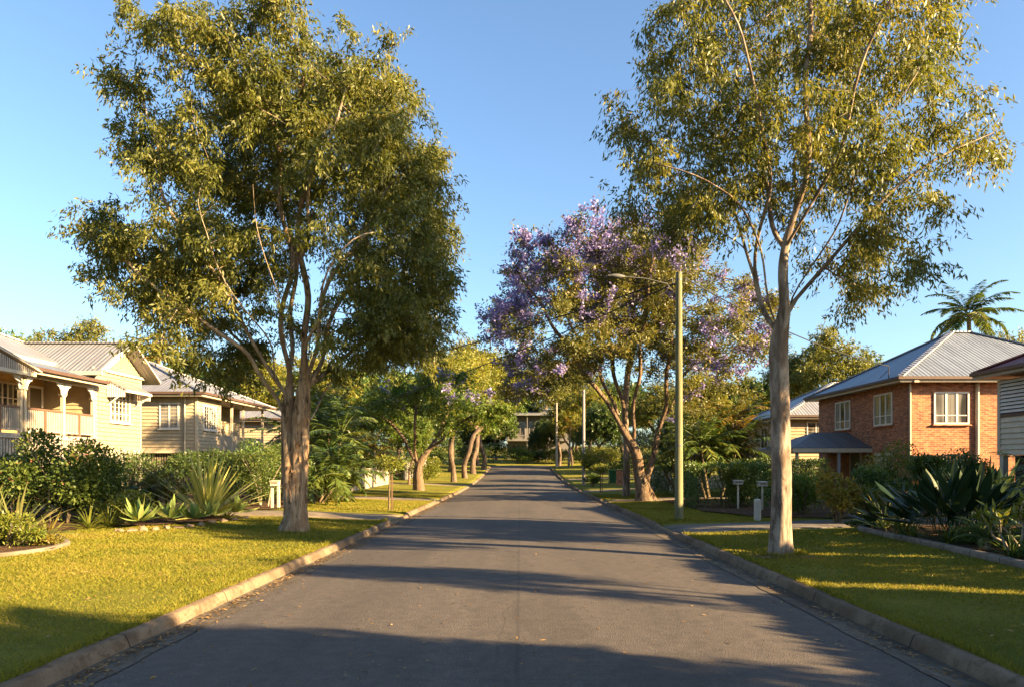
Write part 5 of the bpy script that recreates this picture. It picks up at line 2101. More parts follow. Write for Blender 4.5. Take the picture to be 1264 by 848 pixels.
for i, (px, Y, rx, h, k) in enumerate(((455, 72, 5, 4.5, 'leaf_dark'), (400, 76, 6, 5, 'leaf_hedge'), (340, 80, 7, 5, 'leaf_dark'), (540, 95, 4, 4.5, 'leaf_dark'), (850, 66, 4, 4.5, 'leaf_dark'), (905, 72, 6, 5, 'leaf_hedge'), (800, 88, 5, 4.5, 'leaf_dark'))):
    leafy('tall_hedge', ['dark hedge mass behind the white fence', 'green hedge mass behind the dark palms', 'dark hedge mass beyond the third house', 'dark hedge mass behind the far street trees', 'dark hedge mass behind the clipped hedge',
                         'green hedge mass behind the cream house', 'dark hedge mass beyond the wheelie bin'][i], wx(px, Y), Y, rx, 2, h, k, 690 + i, L=0.22, W=0.11, n=5200, cat='hedge', group='far garden hedges')

for i, (x, Y, rx, h) in enumerate(((-9, 128, 8, 8.5), (14, 130, 7, 8.5), (-26, 118, 9, 9.0), (28, 112, 10, 8.0))):
    leafy('tall_hedge', ['dark thicket left of the hillside house', 'dark thicket right of the hillside house', 'dark thicket beyond the left street trees', 'dark thicket beyond the right verge trees'][i], x, Y, rx, 3, h, 'leaf_dark', 720 + i, L=0.4, W=0.22, n=9000, cat='thicket', group='thickets at the street end')

# ------------------------------------------------------------------ palms
palm('palm_tree', 'tall single palm standing above the brick roof', wx(1205, 52), 52, wz(396, 52) - gzf(32, 52), 24, 3.4, 'leaf_palm', 301, rt=0.16, leaflet=0.8, W=0.11, nl=56, el=(85, -30), droop=(0.9, 1.6))
palm('palm_tree', 'bushy golden green palm behind the gable', wx(206, 50), 50, wz(440, 50) - 1.2, 13, 2.6, 'leaf_palm_gold', 302, leaflet=0.6, W=0.09, stems=2, spread=1.2)
CL = [(396, 33, 500, 'dark clumping palm behind the big forked trunk', 303, 'leaf_palm'), (406, 46, 474, 'tall dark clumping palm at the near end of the white fence', 304, 'leaf_palm'),
      (452, 59, 488, 'dark palm clump behind the white fence', 305, 'leaf_palm'), (386, 30, 556, 'low drooping palm under the dark palm thicket', 306, 'leaf_palm'),
      (398, 40, 470, 'tall dark palm in the middle of the palm thicket', 307, 'leaf_palm'), (380, 37, 520, 'dark palm just right of the forked trunk', 308, 'leaf_palm')]
for px, Y, top, lab, sd_, lf in CL:
    palm('palm_clump', lab, wx(px, Y), Y, max(0.7, wz(top, Y) - 1.2), 12, 2.6, lf, sd_, rt=0.045, bark='stem', leaflet=0.55, W=0.085, stems=4, spread=0.9, group='dark palms on the left', nl=30, cat='palm')
CL = [(905, 38, 500, 'golden orange palm clump beside the cream house', 311, 'leaf_palm_gold'), (928, 36, 505, 'orange-fronded palm left of the smooth grey trunk', 312, 'leaf_palm_gold'),
      (880, 34, 530, 'dark palm clump below the orange palms', 313, 'leaf_palm'), (850, 36, 528, 'dark palm between the pole and the hedge', 314, 'leaf_palm')]
for px, Y, top, lab, sd_, lf in CL:
    palm('palm_clump', lab, wx(px, Y), Y, max(0.7, wz(top, Y) - 1.0), 11, 2.3, lf, sd_, rt=0.045, bark='stem', leaflet=0.5, W=0.085, stems=4, spread=1.2, group='palms beside the cream house', nl=28, cat='palm')
palm('palm_clump', 'reddish-gold palm fronds above the white fence', wx(462, 50), 50, 2.6, 10, 1.9, 'leaf_palm_gold', 315, rt=0.05, leaflet=0.4, W=0.07, stems=3, spread=0.8, cat='palm')
palm('palm_tree', 'yellow palm at the far end of the right verge', wx(702, 92), 92, 4.6, 12, 2.4, 'leaf_palm_gold', 316, leaflet=0.6, W=0.12, nl=24)

# ------------------------------------------------------------------ left gardens
def gp(px, py, up=0.21):
    """a point of the flat near ground under a pixel of the photograph, as metres"""
    Y = (EYE - up) * 913.0 / (py - 573.0)
    return wx(px, Y), Y


x, y = -11.6, 18.6
leafy('hibiscus_shrub', 'large dark flowering shrub below the verandah', x, y, 1.6, 1.2, 2.6, 'leaf_mid', 401, L=0.095, W=0.06, n=11000, bloom='petal_pink', nb=26, bL=0.05, lumps=13)
leafy('shrub', 'dark leafy shrub at the far left under the verandah rail', -13.9, 19.6, 1.2, 1.0, 1.9, 'leaf_mid', 402, L=0.09, W=0.05, n=5500)
leafy('ground_cover', 'mounded yellow-green ground cover at the left picture edge', -9.55, 13.7, 0.85, 0.7, 0.62, 'leaf_lime', 403, L=0.075, W=0.028, n=5200, cat='plant', stems=3, skirt=0.03)
leafy('ground_cover', 'low reddish trailing plant on the corner of the mulch bed', -8.95, 14.0, 0.33, 0.3, 0.26, 'leaf_croton', 404, L=0.06, W=0.022, n=1400, cat='plant', stems=2, skirt=0.02)
rosette('flax_plant', 'bronze-tinged strap-leaved clump at the left picture edge', -9.75, 14.3, 64, 1.15, 0.062, 'leaf_flax', 405, tilt=(8, 72), arch=0.75)
rosette('flax_plant', 'green strap-leaved clump just behind the bronze one', -10.7, 14.9, 48, 1.05, 0.06, 'leaf_flax', 406, tilt=(8, 70), arch=0.7)
rosette('bromeliad', 'red-centred bromeliad among the strap leaves', -9.9, 15.5, 26, 0.6, 0.06, 'leaf_croton', 407, tilt=(20, 75), arch=0.5, prof='strap')
leafy('garden_shrub', 'dark green shrub right behind the spiky plant', -10.6, 21.7, 0.9, 0.5, 1.2, 'leaf_mid', 445, L=0.08, W=0.04, n=3200)
# agaves along the edging
for i, (px, py, L, n) in enumerate(((164, 655, 0.52, 24), (203, 650, 0.5, 22), (233, 649, 0.46, 20), (256, 644, 0.44, 20), (286, 640, 0.5, 22))):
    x, y = gp(px, py)
    L *= 1.12
    rosette('agave', ['pale green agave, leftmost of the row behind the edging stones', 'pale green agave, second from the left in the row', 'pale green agave in the middle of the row', 'pale green agave, fourth from the left in the row',
                      'pale green agave at the right end of the row'][i], x, y + 0.3, n, L, 0.12, 'leaf_agave', 410 + i, group='agaves along the left bed', z0=0.2, tilt=(12, 82), arch=-0.25, prof='agave', fold=0.2, r0=0.08)
for i, (x, y, L) in enumerate(((-10.2, 17.5, 0.62), (-9.95, 17.9, 0.55), (-8.45, 21.3, 0.5))):
    rosette('spider_plant', ['arching grassy clump under the dark flowering shrub', 'small grassy clump beside the leftmost agave', 'grassy clump at the right end of the agave row'][i], x, y, 60, L, 0.026, 'leaf_lime', 420 + i, group='grassy clumps of the left bed', tilt=(8, 80), arch=0.9)
x, y = -9.25, 20.05
rosette('furcraea', 'big spiky variegated sword-leaved plant with yellow edges', wx(254, 21.1), 21.1, 84, 1.95, 0.085, 'leaf_variegated', 430, z0=0.1, tilt=(4, 78), arch=0.12, fold=0.4, r0=0.12)
leafy('shrub', 'yellow-green low shrub between the dark shrub and agaves', -10.0, 18.6, 0.75, 0.6, 0.95, 'leaf_lime', 431, L=0.08, W=0.04, n=3000)
leafy('shrub', 'rounded olive shrub under the house gable', -11.3, 19.6, 0.9, 0.7, 1.15, 'leaf_mid', 432, L=0.08, W=0.035, n=3600)
palm('cycad', 'feathery fern-like cycad in front of the cottage stumps', -10.9, 20.6, 0.35, 22, 1.45, 'leaf_palm', 433, rt=0.1, leaflet=0.24, W=0.022, nl=46, el=(75, 10), droop=(0.5, 1.0), cat='cycad')
palm('cycad', 'golden feathery cycad left of the spiky plant', -10.3, 21.2, 0.35, 20, 1.25, 'leaf_palm_gold', 434, rt=0.1, leaflet=0.2, W=0.022, nl=40, el=(75, 10), droop=(0.5, 1.0), cat='cycad')
leafy('hedge_shrub', 'tall dark bush in front of the second house', -11.2, 27.2, 2.2, 1.2, 2.1, 'leaf_dark', 435, L=0.09, W=0.045, n=8000)
leafy('hedge_shrub', 'tall green bush behind the spiky plant', -14.2, 27.4, 1.8, 1.3, 2.2, 'leaf_dark', 436, L=0.09, W=0.045, n=6000)
leafy('garden_shrub', 'loose twiggy shrub with pale stems beside the forked trunk', -9.3, 26.9, 1.1, 1.0, 2.5, 'leaf_mid', 437, L=0.085, W=0.038, n=6200, stem_mat='stem_pale', stems=9)
leafy('garden_shrub', 'shaggy green shrub behind the left letterbox', -8.8, 28.6, 1.2, 0.9, 1.9, 'leaf_hedge', 438, L=0.085, W=0.04, n=5600)
leafy('garden_shrub', 'bushy shrub along the house front past the letterbox', -10.6, 30, 1.6, 1.2, 2.6, 'leaf_hedge', 439, L=0.1, W=0.045, n=6500)
leafy('garden_shrub', 'dark shrub under the palm thicket beside the verge', -9.0, 31.6, 1.1, 0.9, 1.3, 'leaf_dark', 440, L=0.09, W=0.045, n=4200)
leafy('garden_shrub', 'dark shrub at the foot of the fence palms', -9.9, 38.5, 1.6, 1.2, 1.5, 'leaf_dark', 441, L=0.11, W=0.05, n=4500)
leafy('ground_cover', 'reddish ground cover under the palms', -8.6, 32.9, 0.9, 0.4, 0.35, 'leaf_croton', 442, L=0.07, W=0.03, n=1600, cat='plant', stems=2)
leafy('garden_shrub', 'dark mass of shrubs beneath the cottage gable', -14.0, 21.0, 2.4, 0.9, 1.7, 'leaf_dark', 443, L=0.1, W=0.05, n=6000)
leafy('garden_shrub', 'bright shrub at the end of the white fence', wx(520, 56), 56, 1.6, 1.3, 2.6, 'leaf_lime', 444, L=0.15, W=0.07, n=3200)


def rock(label, x, y, r, seed, group, mat='stone'):
    import bmesh
    rg = rng_(seed)
    bm = bmesh.new()
    bmesh.ops.create_icosphere(bm, subdivisions=2, radius=1)
    sc = np.array([r * rg.uniform(0.9, 1.5), r * rg.uniform(0.7, 1.1), r * rg.uniform(0.5, 0.75)])
    a, ph = rg.random() * 3.1, rg.random(6) * 6
    for v_ in bm.verts:
        c = np.array(v_.co)
        k = 1 + 0.16 * math.sin(3.1 * c[0] + ph[0]) + 0.14 * math.sin(4.2 * c[1] + ph[1]) + 0.12 * math.sin(3.7 * c[2] + ph[2])
        c = np.round(c * 2.6 + 0.25 * rg.normal(size=3) * 0.4) / 2.6 * 0.35 + c * 0.65
        c = c * k * sc
        v_.co = Vector((c[0] * math.cos(a) - c[1] * math.sin(a), c[0] * math.sin(a) + c[1] * math.cos(a), c[2]))
    me = bpy.data.meshes.new('edging_stone')
    bm.to_mesh(me)
    bm.free()
    me.materials.append(M[mat])
    o = bpy.data.objects.new('edging_stone', me)
    COL.objects.link(o)
    o.location = (x, y, gzf(x, y) + r * 0.22)
    tag(o, label, 'stone', group)


edge = [(148, 657), (163, 657), (178, 656), (192, 655), (206, 653), (220, 652), (234, 650), (248, 648), (262, 645), (276, 643), (290, 641), (301, 639)]
ords = 'first second third fourth fifth sixth seventh eighth ninth tenth eleventh last'.split()
for i, (px, py) in enumerate(edge):
    x, y = gp(px, py)
    rock('tan edging stone, %s from the left below the agave row' % ords[i] if i < 11 else 'tan edging stone at the right end of the agave row', x, y, 0.09 + 0.035 * ((i * 7) % 5) / 5, 500 + i, 'stones edging the agave bed')


def strip_edge(name, label, pts, w, h, mat, cat='garden edging'):
    mb = MB().use(mat)
    P_ = [np.array(p, float) for p in pts]
    fine = []
    for a, b in zip(P_, P_[1:]):
        for t_ in np.linspace(0, 1, 6)[:-1]:
            fine.append(a + (b - a) * t_)
    fine.append(P_[-1])
    fine = np.array(fine)
    for _ in range(3):
        fine[1:-1] = 0.25 * fine[:-2] + 0.5 * fine[1:-1] + 0.25 * fine[2:]
    tg = unit(np.gradient(fine, axis=0))
    nr = np.stack([-tg[:, 1], tg[:, 0]], -1)
    prof = [(-0.5, -0.1), (-0.5, 0.7), (-0.35, 1), (0.35, 1), (0.5, 0.7), (0.5, -0.1)]
    V = []
    for p, n_ in zip(fine, nr):
        z = gzf(p[0], p[1])
        for u, q in prof:
            V.append((p[0] + n_[0] * u * w, p[1] + n_[1] * u * w, z + q * h))
    Fq = []
    k = len(prof)
    for i in range(len(fine) - 1):
        for j in range(k - 1):
            Fq.append((i * k + j, (i + 1) * k + j, (i + 1) * k + j + 1, i * k + j + 1))
    mb.add(V, Fq)
    mb.add(V[:k], [tuple(range(k))])
    mb.add(V[-k:], [tuple(range(k - 1, -1, -1))])
    tag(mb.build(name), label, cat)


strip_edge('garden_edging', 'low sandy concrete edge round the mulch bed at the left picture edge', [(-9.6, 11.3), (-8.8, 12.4), (-8.5, 13.4), (-8.75, 14.35), (-9.3, 15.0)], 0.12, 0.07, 'path_concrete')
strip_edge('garden_edging', 'dark concrete edge along the shaded right garden bed', [(7.6, 8), (7.62, 11.3), (7.75, 12.7), (7.9, 14.6), (8.05, 16.7), (8.1, 17.7), (8.5, 18.15)], 0.15, 0.11, 'edging')

# ------------------------------------------------------------------ right gardens
leafy('hedge', 'dense clipped dark hedge behind the green pole', 7.6, 27.4, 1.35, 0.8, 1.6, 'leaf_hedge', 601, L=0.075, W=0.045, n=9000, cat='hedge', box=True)
leafy('hedge', 'darker hedge further back beside the palms', 10.6, 30.4, 1.8, 0.8, 1.7, 'leaf_dark', 602, L=0.085, W=0.05, n=7000, cat='hedge', box=True)
leafy('citrus_shrub', 'glossy light green shrub behind the white letterbox on the right', 8.05, 26.8, 0.72, 0.7, 1.75, 'leaf_lime', 603, L=0.11, W=0.06, n=3000)
leafy('shrub', 'dark shrub right of the concrete bollard', 9.0, 24.6, 0.8, 0.7, 1.25, 'leaf_hedge', 604, L=0.085, W=0.045, n=3600)
leafy('shrub', 'dense round green bush right of the smooth trunk', 8.55, 22.4, 0.85, 0.8, 1.3, 'leaf_bright', 605, L=0.085, W=0.04, n=5600)
leafy('croton_shrub', 'tall yellow-leaved open shrub in front of the porch', 8.45, 19.7, 0.62, 0.6, 1.6, 'leaf_croton', 606, L=0.13, W=0.06, n=1700, stems=7)
leafy('shrub', 'small yellow-tipped shrub beside the tall yellow one', 9.45, 20.2, 0.45, 0.45, 1.0, 'leaf_lime', 607, L=0.11, W=0.045, n=1100)
leafy('shrub', 'green bush below the brick house garage', 10.4, 22.0, 0.8, 0.8, 1.5, 'leaf_hedge', 608, L=0.09, W=0.045, n=4000)
leafy('garden_shrub', 'big dark bush in front of the brick house corner', 10.6, 19.2, 1.25, 1.0, 1.75, 'leaf_dark', 609, L=0.09, W=0.045, n=7600)
leafy('garden_shrub', 'bright lit shrub reaching up the brick wall', 12.2, 24.4, 1.3, 1.0, 2.3, 'leaf_lime', 610, L=0.09, W=0.045, n=4500, stems=8)
leafy('garden_shrub', 'green shrub along the brick wall behind the dark fan plant', 14.3, 24.5, 1.5, 0.9, 1.9, 'leaf_hedge', 611, L=0.09, W=0.045, n=4500)
leafy('garden_shrub', 'dark shrub under the porch roof edge', 11.4, 31.4, 1.6, 0.9, 1.5, 'leaf_dark', 612, L=0.09, W=0.05, n=4500)
leafy('garden_shrub', 'dark shrub in front of the cream house', 13.5, 41.5, 2.4, 1.0, 1.7, 'leaf_dark', 613, L=0.12, W=0.06, n=4500)
rg = rng_(620)


def fan_plant(label, x, y, n, L, seed, flowers=3, cat='plant'):
    rgx = rng_(seed)
    z = gzf(x, y) + 0.02
    root = thing('strelitzia', label, cat, (x, y, z))
    mb = MB().use('leaf_strelitzia')
    for k in range(5):
        a = rgx.random() * 6.28
        r = rgx.random() * 0.45
        blades(mb, rgx, x + math.cos(a) * r, y + math.sin(a) * r, z, n // 5, L, 0.19, tilt=(3, 58), arch=0.45, prof='paddle', seg=10, fold=0.35, r0=0.18)
    mb.build('leaves', parent=root)
    for k in range(flowers):
        a = -1.57 + rgx.normal() * 0.7
        top = np.array([x + math.cos(a) * 0.75, y + math.sin(a) * 0.55, z + L * rgx.uniform(0.55, 0.78)])
        fm = MB().use('leaf_strelitzia')
        fm.tube([(x, y, z), (np.array([x, y, z]) + top) / 2 + np.array([0, 0, 0.12]), top], [0.012, 0.011, 0.009], 5)
        fm.use('petal_orange')
        for j in range(4):
            d = unit(np.array([rgx.normal() * 0.5, rgx.normal() * 0.4, 0.8]))
            fm.add(leaf_quads(rgx, top[None], d[None], 0.16, 0.04)[0], [(0, 1, 2, 3)], tint=np.full(4, 0.5))
        fm.build('flower', parent=root)
    return root


fan_plant('large dark fan of paddle leaves in the right garden bed', 8.85, 15.3, 95, 1.65, 621)
fan_plant('dark paddle-leaved plant behind the large fan', 10.3, 16.4, 70, 1.6, 622, 1)
fan_plant('smaller dark paddle-leaved clump at the bed corner', 8.55, 16.9, 25, 1.1, 623, 1)
rosette('flax_plant', 'pale variegated strap-leaved clump in the shaded bed', 8.65, 17.6, 42, 0.85, 0.045, 'leaf_variegated', 624, tilt=(8, 72), arch=0.6)
rosette('agapanthus', 'dark strappy clump beside the bed corner edging', 8.35, 16.1, 50, 0.62, 0.036, 'leaf_mid', 625, tilt=(10, 78), arch=0.9)
rosette('agapanthus', 'dark strappy clump under the large fan', 8.3, 14.3, 50, 0.6, 0.036, 'leaf_dark', 626, tilt=(10, 78), arch=0.9)
palm('fern', 'green fern at the front of the right garden bed', 8.35, 13.2, 0.08, 22, 0.75, 'leaf_mid', 627, rt=0.05, leaflet=0.13, W=0.022, nl=30, el=(75, 15), droop=(0.6, 1.3), cat='fern')
palm('fern', 'darker fern beside the bare-stemmed plant', 8.6, 12.4, 0.08, 20, 0.7, 'leaf_hedge', 628, rt=0.05, leaflet=0.13, W=0.022, nl=30, el=(75, 15), droop=(0.6, 1.3), cat='fern')
leafy('ground_cover', 'low dark mat of leaves by the driveway corner', 8.6, 17.95, 0.75, 0.3, 0.22, 'leaf_dark', 629, L=0.06, W=0.03, n=1800, cat='plant', stems=2, skirt=0.02)
leafy('ground_cover', 'leafy low plant at the right picture edge', 8.4, 11.6, 0.5, 0.5, 0.4, 'leaf_hedge', 630, L=0.07, W=0.035, n=2200, cat='plant', stems=2, skirt=0.02)
leafy('garden_shrub', 'dark dense shrub filling the bed behind the fan leaves', 11.6, 14.6, 1.6, 1.2, 1.5, 'leaf_dark', 631, L=0.09, W=0.045, n=6500)
palm('palm_clump', 'fine-fronded young palm at the right picture edge', 10.15, 14.2, 0.85, 13, 1.5, 'leaf_palm', 632, rt=0.06, leaflet=0.42, W=0.02, nl=44, stems=2, spread=0.4, cat='palm')

for i, (x_, y_, L_, lf_) in enumerate(((8.05, 12.1, 0.5, 'leaf_hedge'), (8.9, 13.6, 0.6, 'leaf_dark'), (9.6, 12.9, 0.7, 'leaf_hedge'), (8.15, 15.3, 0.45, 'leaf_mid'), (9.3, 11.7, 0.7, 'leaf_dark'), (7.95, 10.9, 0.5, 'leaf_mid'))):
    rosette('liriope', ['small grassy clump by the edging before the bare-stemmed plant', 'dark grassy clump between the ferns', 'taller grassy clump behind the ferns', 'small light grassy clump at the foot of the large fan', 'taller dark grassy clump at the right picture edge', 'grassy clump at the lower right corner of the bed'][i],
            x_, y_, 70, L_, 0.024, lf_, 740 + i, group='grassy clumps of the right bed', tilt=(6, 82), arch=1.0)
leafy('ground_cover', 'dark creeping mat filling the shaded mulch', 9.3, 14.3, 1.0, 0.9, 0.35, 'leaf_hedge', 750, L=0.07, W=0.035, n=4200, cat='plant', stems=3, skirt=0.02)


def bare_stem_plant(label, x, y, seed):
    rgx = rng_(seed)
    z = gzf(x, y)
    root = thing('frangipani', label, 'shrub', (x, y, z))
    sm = MB().use('stem_pale')
    tips = []
    for k in range(5):
        a = math.pi * (0.75 + 0.13 * k) + rgx.normal() * 0.25
        p = np.array([x, y, z - 0.03])
        pts = [p]
        for j in range(5):
            d = np.array([math.cos(a) * 0.55, math.sin(a) * 0.3, 0.9 + 0.15 * rgx.normal()])
            p = p + unit(d + rgx.normal(size=3) * 0.28) * 0.21
            pts.append(p)
        sm.tube(pts, np.linspace(0.026, 0.013, 6), 7)
        tips.append(pts[-1])
        tips.append(pts[-2])
        if k % 2 == 0:
            q = pts[3] + unit(np.array([rgx.normal(), rgx.normal() * 0.5, 0.9])) * 0.3
            sm.tube([pts[3], q], [0.015, 0.01], 6)
            tips.append(q)
    sm.build('stem', parent=root)
    T = np.repeat(np.array(tips), 12, 0)
    n = len(T)
    D = rgx.normal(size=(n, 3)) + np.array([0, 0, 0.5])
    leaf_mesh('foliage', leaf_quads(rgx, T + rgx.normal(size=(n, 3)) * 0.04, D, rgx.uniform(0.12, 0.24, n), 0.06), rgx.random(n), 'leaf_lime', root)


bare_stem_plant('bare pale-stemmed shrub with few leaves at the right edge', 8.25, 12.15, 640)
leafy('garden_shrub', 'round yellow-green clipped small tree by the second pole', wx(741, 55), 55, 1.75, 1.5, 1.9, 'leaf_yellow', 650, L=0.15, W=0.07, n=4500, z0=1.0, stems=6)
leafy('garden_shrub', 'dark bush at the foot of the clipped tree', wx(731, 53), 53, 0.65, 0.6, 1.0, 'leaf_dark', 651, L=0.12, W=0.06, n=1600)
leafy('garden_shrub', 'dark hedge mass behind the green bin', wx(790, 64), 64, 3.5, 1.2, 2.6, 'leaf_dark', 652, L=0.16, W=0.08, n=5000)
leafy('garden_shrub', 'dark shrubs along the right verge past the bin', wx(752, 80), 80, 2.4, 1.6, 2.2, 'leaf_hedge', 653, L=0.2, W=0.1, n=3200)
for i, (px, Y, rx, h, lf) in enumerate(((612, 108, 3.2, 3.0, 'leaf_dark'), (640, 107, 2.6, 2.2, 'leaf_hedge'), (664, 108, 2.4, 1.8, 'leaf_dark'), (686, 106.5, 2.0, 2.4, 'leaf_mid'), (585, 106, 3.0, 3.2, 'leaf_dark'), (712, 107, 2.8, 2.6, 'leaf_dark'), (650, 113, 3.0, 2.6, 'leaf_mid'))):
    leafy('garden_shrub', ['dark shrub left of the street end', 'low hedge facing the end of the road', 'dark low bush under the house balcony', 'greener bush at the right of the street end', 'dark shrub where the road bends left',
                           'dark bush beyond the far pole', 'bush directly below the far house balcony'][i], wx(px, Y), Y, rx, 1.4, h, lf, 660 + i, L=0.24, W=0.12, n=2600, group='bushes across the street end')
leafy('hedge', 'dark hedge beneath the left row of street trees', -11.5, 70, 1.0, 12, 1.6, 'leaf_dark', 670, L=0.2, W=0.1, n=6500, cat='hedge', box=True)
leafy('hedge', 'dark hedge beyond the letterbox driveway on the right', 8.5, 40.2, 1.0, 2.4, 1.4, 'leaf_dark', 671, L=0.11, W=0.06, n=5000, cat='hedge', box=True)

# ------------------------------------------------------------------ fences, poles, small street things
def slat_fence(name, label, x, y0, y1, h, mat, pitch=0.11, w=0.085, post=2.4, cap=False, group=None, axis='y'):
    a, b = (x, y0) if axis == 'y' else (y0, x)
    root = thing(name, label, 'fence', (a, b, gzf(a, b)), group)
    mb = MB().use(mat)
    n = int((y1 - y0) / pitch)
    rgx = rng_(int(abs(x * 10)) + 3)
    for i in range(n):
        c = y0 + (i + 0.5) * pitch
        X_, Y_ = (x, c) if axis == 'y' else (c, x)
        z = gzf(X_, Y_)
        hh = h + rgx.normal() * 0.012
        if axis == 'y':
            mb.box(x - 0.012, x + 0.012, c - w / 2, c + w / 2, z + 0.05, z + hh)
        else:
            mb.box(c - w / 2, c + w / 2, x - 0.012, x + 0.012, z + 0.05, z + hh)
    mb.build('pickets', parent=root)
    rl = MB().use(mat)
    n2 = max(1, int((y1 - y0) / post))
    for i in range(n2):
        ca, cb = y0 + (y1 - y0) * i / n2, y0 + (y1 - y0) * (i + 1) / n2
        for q in (0.25, 0.8):
            if axis == 'y':
                rl.beam((x - 0.035, ca, gzf(x, ca) + h * q), (x - 0.035, cb, gzf(x, cb) + h * q), 0.04, 0.07)
            else:
                rl.beam((ca, x + 0.035, gzf(ca, x) + h * q), (cb, x + 0.035, gzf(cb, x) + h * q), 0.04, 0.07)
    rl.build('rail', parent=root)
    for i in range(n2 + 1):
        c = y0 + (y1 - y0) * i / n2
        X_, Y_ = (x - 0.09, c) if axis == 'y' else (c, x + 0.09)
        pm = MB().use(mat)
        pm.box(X_ - 0.05, X_ + 0.05, Y_ - 0.05, Y_ + 0.05, gzf(X_, Y_) - 0.2, gzf(X_, Y_) + h + 0.05)
        pm.build('post', parent=root)
    return root


slat_fence('picket_fence', 'white timber picket fence beside the dark palms', -9.55, 42.5, 54.0, 1.3, 'white_worn', 0.115, 0.095)
slat_fence('paling_fence', 'grey weathered paling fence beyond the low jacaranda', -9.6, 62, 76, 1.5, 'grey_fence', 0.16, 0.14)
slat_fence('paling_fence', 'brown paling fence between the brick and louvred houses', 28.6, 15.2, 17.3, 1.7, 'timber_fence', 0.13, 0.1, axis='x')
slat_fence('picket_fence', 'low white picket fence right of the jacaranda trunk', 45.2, 9.0, 12.5, 0.85, 'white_worn', 0.115, 0.09, axis='x')


def panel_gate():
    x0, x1, y = wx(805, 44.2), wx(827, 44.2), 44.2
    z = gzf((x0 + x1) / 2, y)
    root = thing('white_gate', 'solid white boarded gate right of the jacaranda trunk', 'gate', ((x0 + x1) / 2, y, z))
    mb = MB().use('white_worn')
    n = 8
    for i in range(n):
        a = x0 + 0.08 + (x1 - x0 - 0.16) * i / n
        mb.box(a + 0.003, a + (x1 - x0 - 0.16) / n - 0.003, y - 0.015, y + 0.015, z + 0.06, z + 1.16 + 0.03 * math.sin(math.pi * (i + 0.5) / n))
    mb.build('panel', parent=root)
    for c in (x0, x1):
        pm = MB().use('white_paint')
        pm.box(c - 0.06, c + 0.06, y - 0.06, y + 0.06, z - 0.2, z + 1.22)
        pm.box(c - 0.08, c + 0.08, y - 0.08, y + 0.08, z + 1.223, z + 1.27)
        pm.build('post', parent=root)


panel_gate()


def wheelie_bin(label, x, y):
    z = gzf(x, y)
    root = thing('wheelie_bin', label, 'bin', (x, y, z))
    mb = MB().use('bin_green')
    b, t_ = (0.23, 0.25), (0.29, 0.36)
    V = []
    for (hx, hy), zz in ((b, 0.07), ((0.27, 0.32), 0.7), (t_, 0.95), ((0.31, 0.38), 0.955), ((0.31, 0.38), 1.0)):
        V += [(x - hx, y - hy, z + zz), (x + hx, y - hy, z + zz), (x + hx, y + hy, z + zz), (x - hx, y + hy, z + zz)]
    Fq = [(3, 2, 1, 0)]
    for k in range(4):
        for j in range(4):
            Fq.append((k * 4 + j, k * 4 + (j + 1) % 4, (k + 1) * 4 + (j + 1) % 4, (k + 1) * 4 + j))
    Fq.append((16, 17, 18, 19))
    mb.add(V, Fq)
    mb.build('body', parent=root, bevel=0.015)
    lm = MB().use('lid_green')
    lm.box(x - 0.32, x + 0.32, y - 0.4, y + 0.38, z + 1.003, z + 1.05)
    lm.box(x - 0.28, x + 0.28, y - 0.36, y + 0.34, z + 1.051, z + 1.075)
    lm.tube([(x - 0.3, y + 0.42, z + 1.0), (x + 0.3, y + 0.42, z + 1.0)], 0.025, 8)
    lm.build('lid', parent=root, bevel=0.012)
    for sg in (-1, 1):
        wm = MB().use('black_rubber')
        wm.tube([(x + sg * 0.2, y + 0.3, z + 0.1), (x + sg * 0.26, y + 0.3, z + 0.1)], 0.1, 14)
        wm.build('wheel', parent=root)


wheelie_bin('green wheelie bin standing on the verge past the jacaranda', wx(756, 57), 57)
x, y = wx(765, 54), 54.0
pr_ = thing('brick_pillar', 'squat orange brick letterbox pillar beside the green bin', 'pillar', (x, y, gzf(x, y)))
mb = MB().use('brick')
mb.box(x - 0.24, x + 0.24, y - 0.24, y + 0.24, gzf(x, y) - 0.1, gzf(x, y) + 1.05)
mb.build('shaft', parent=pr_)
mb = MB().use('path_concrete')
mb.box(x - 0.3, x + 0.3, y - 0.3, y + 0.3, gzf(x, y) + 1.053, gzf(x, y) + 1.13)
mb.build('cap', parent=pr_)


def letterbox(label, x, y, ph, pw, box, matp, matb, two=False):
    z = gzf(x, y)
    root = thing('letterbox', label, 'letterbox', (x, y, z))
    pm = MB().use(matp)
    for dx in ((-0.11, 0.11) if two else (0,)):
        pm.box(x + dx - pw / 2, x + dx + pw / 2, y - pw / 2, y + pw / 2, z - 0.1, z + ph)
    pm.build('post', parent=root, bevel=0.005)
    bw, bd, bh = box
    bm_ = MB().use(matb)
    bm_.box(x - bw / 2, x + bw / 2, y - bd / 2, y + bd / 2, z + ph + 0.002, z + ph + bh)
    bo = bm_.build('box', parent=root, bevel=0.008)
    sm = MB().use('black_rubber')
    sm.box(x - bw * 0.35, x + bw * 0.35, y - bd / 2 - 0.006, y - bd / 2 - 0.001, z + ph + bh * 0.62, z + ph + bh * 0.76)
    sm.build('slot', parent=bo)
    lm = MB().use(matb)
    h0 = z + ph + bh + 0.002
    lm.slab([(x - bw / 2 - 0.02, y - bd / 2 - 0.03, h0 + 0.03), (x + bw / 2 + 0.02, y - bd / 2 - 0.03, h0 + 0.03), (x + bw / 2 + 0.02, y + bd / 2 + 0.02, h0 + 0.05), (x - bw / 2 - 0.02, y + bd / 2 + 0.02, h0 + 0.05)], 0.025)
    lm.build('lid', parent=root)


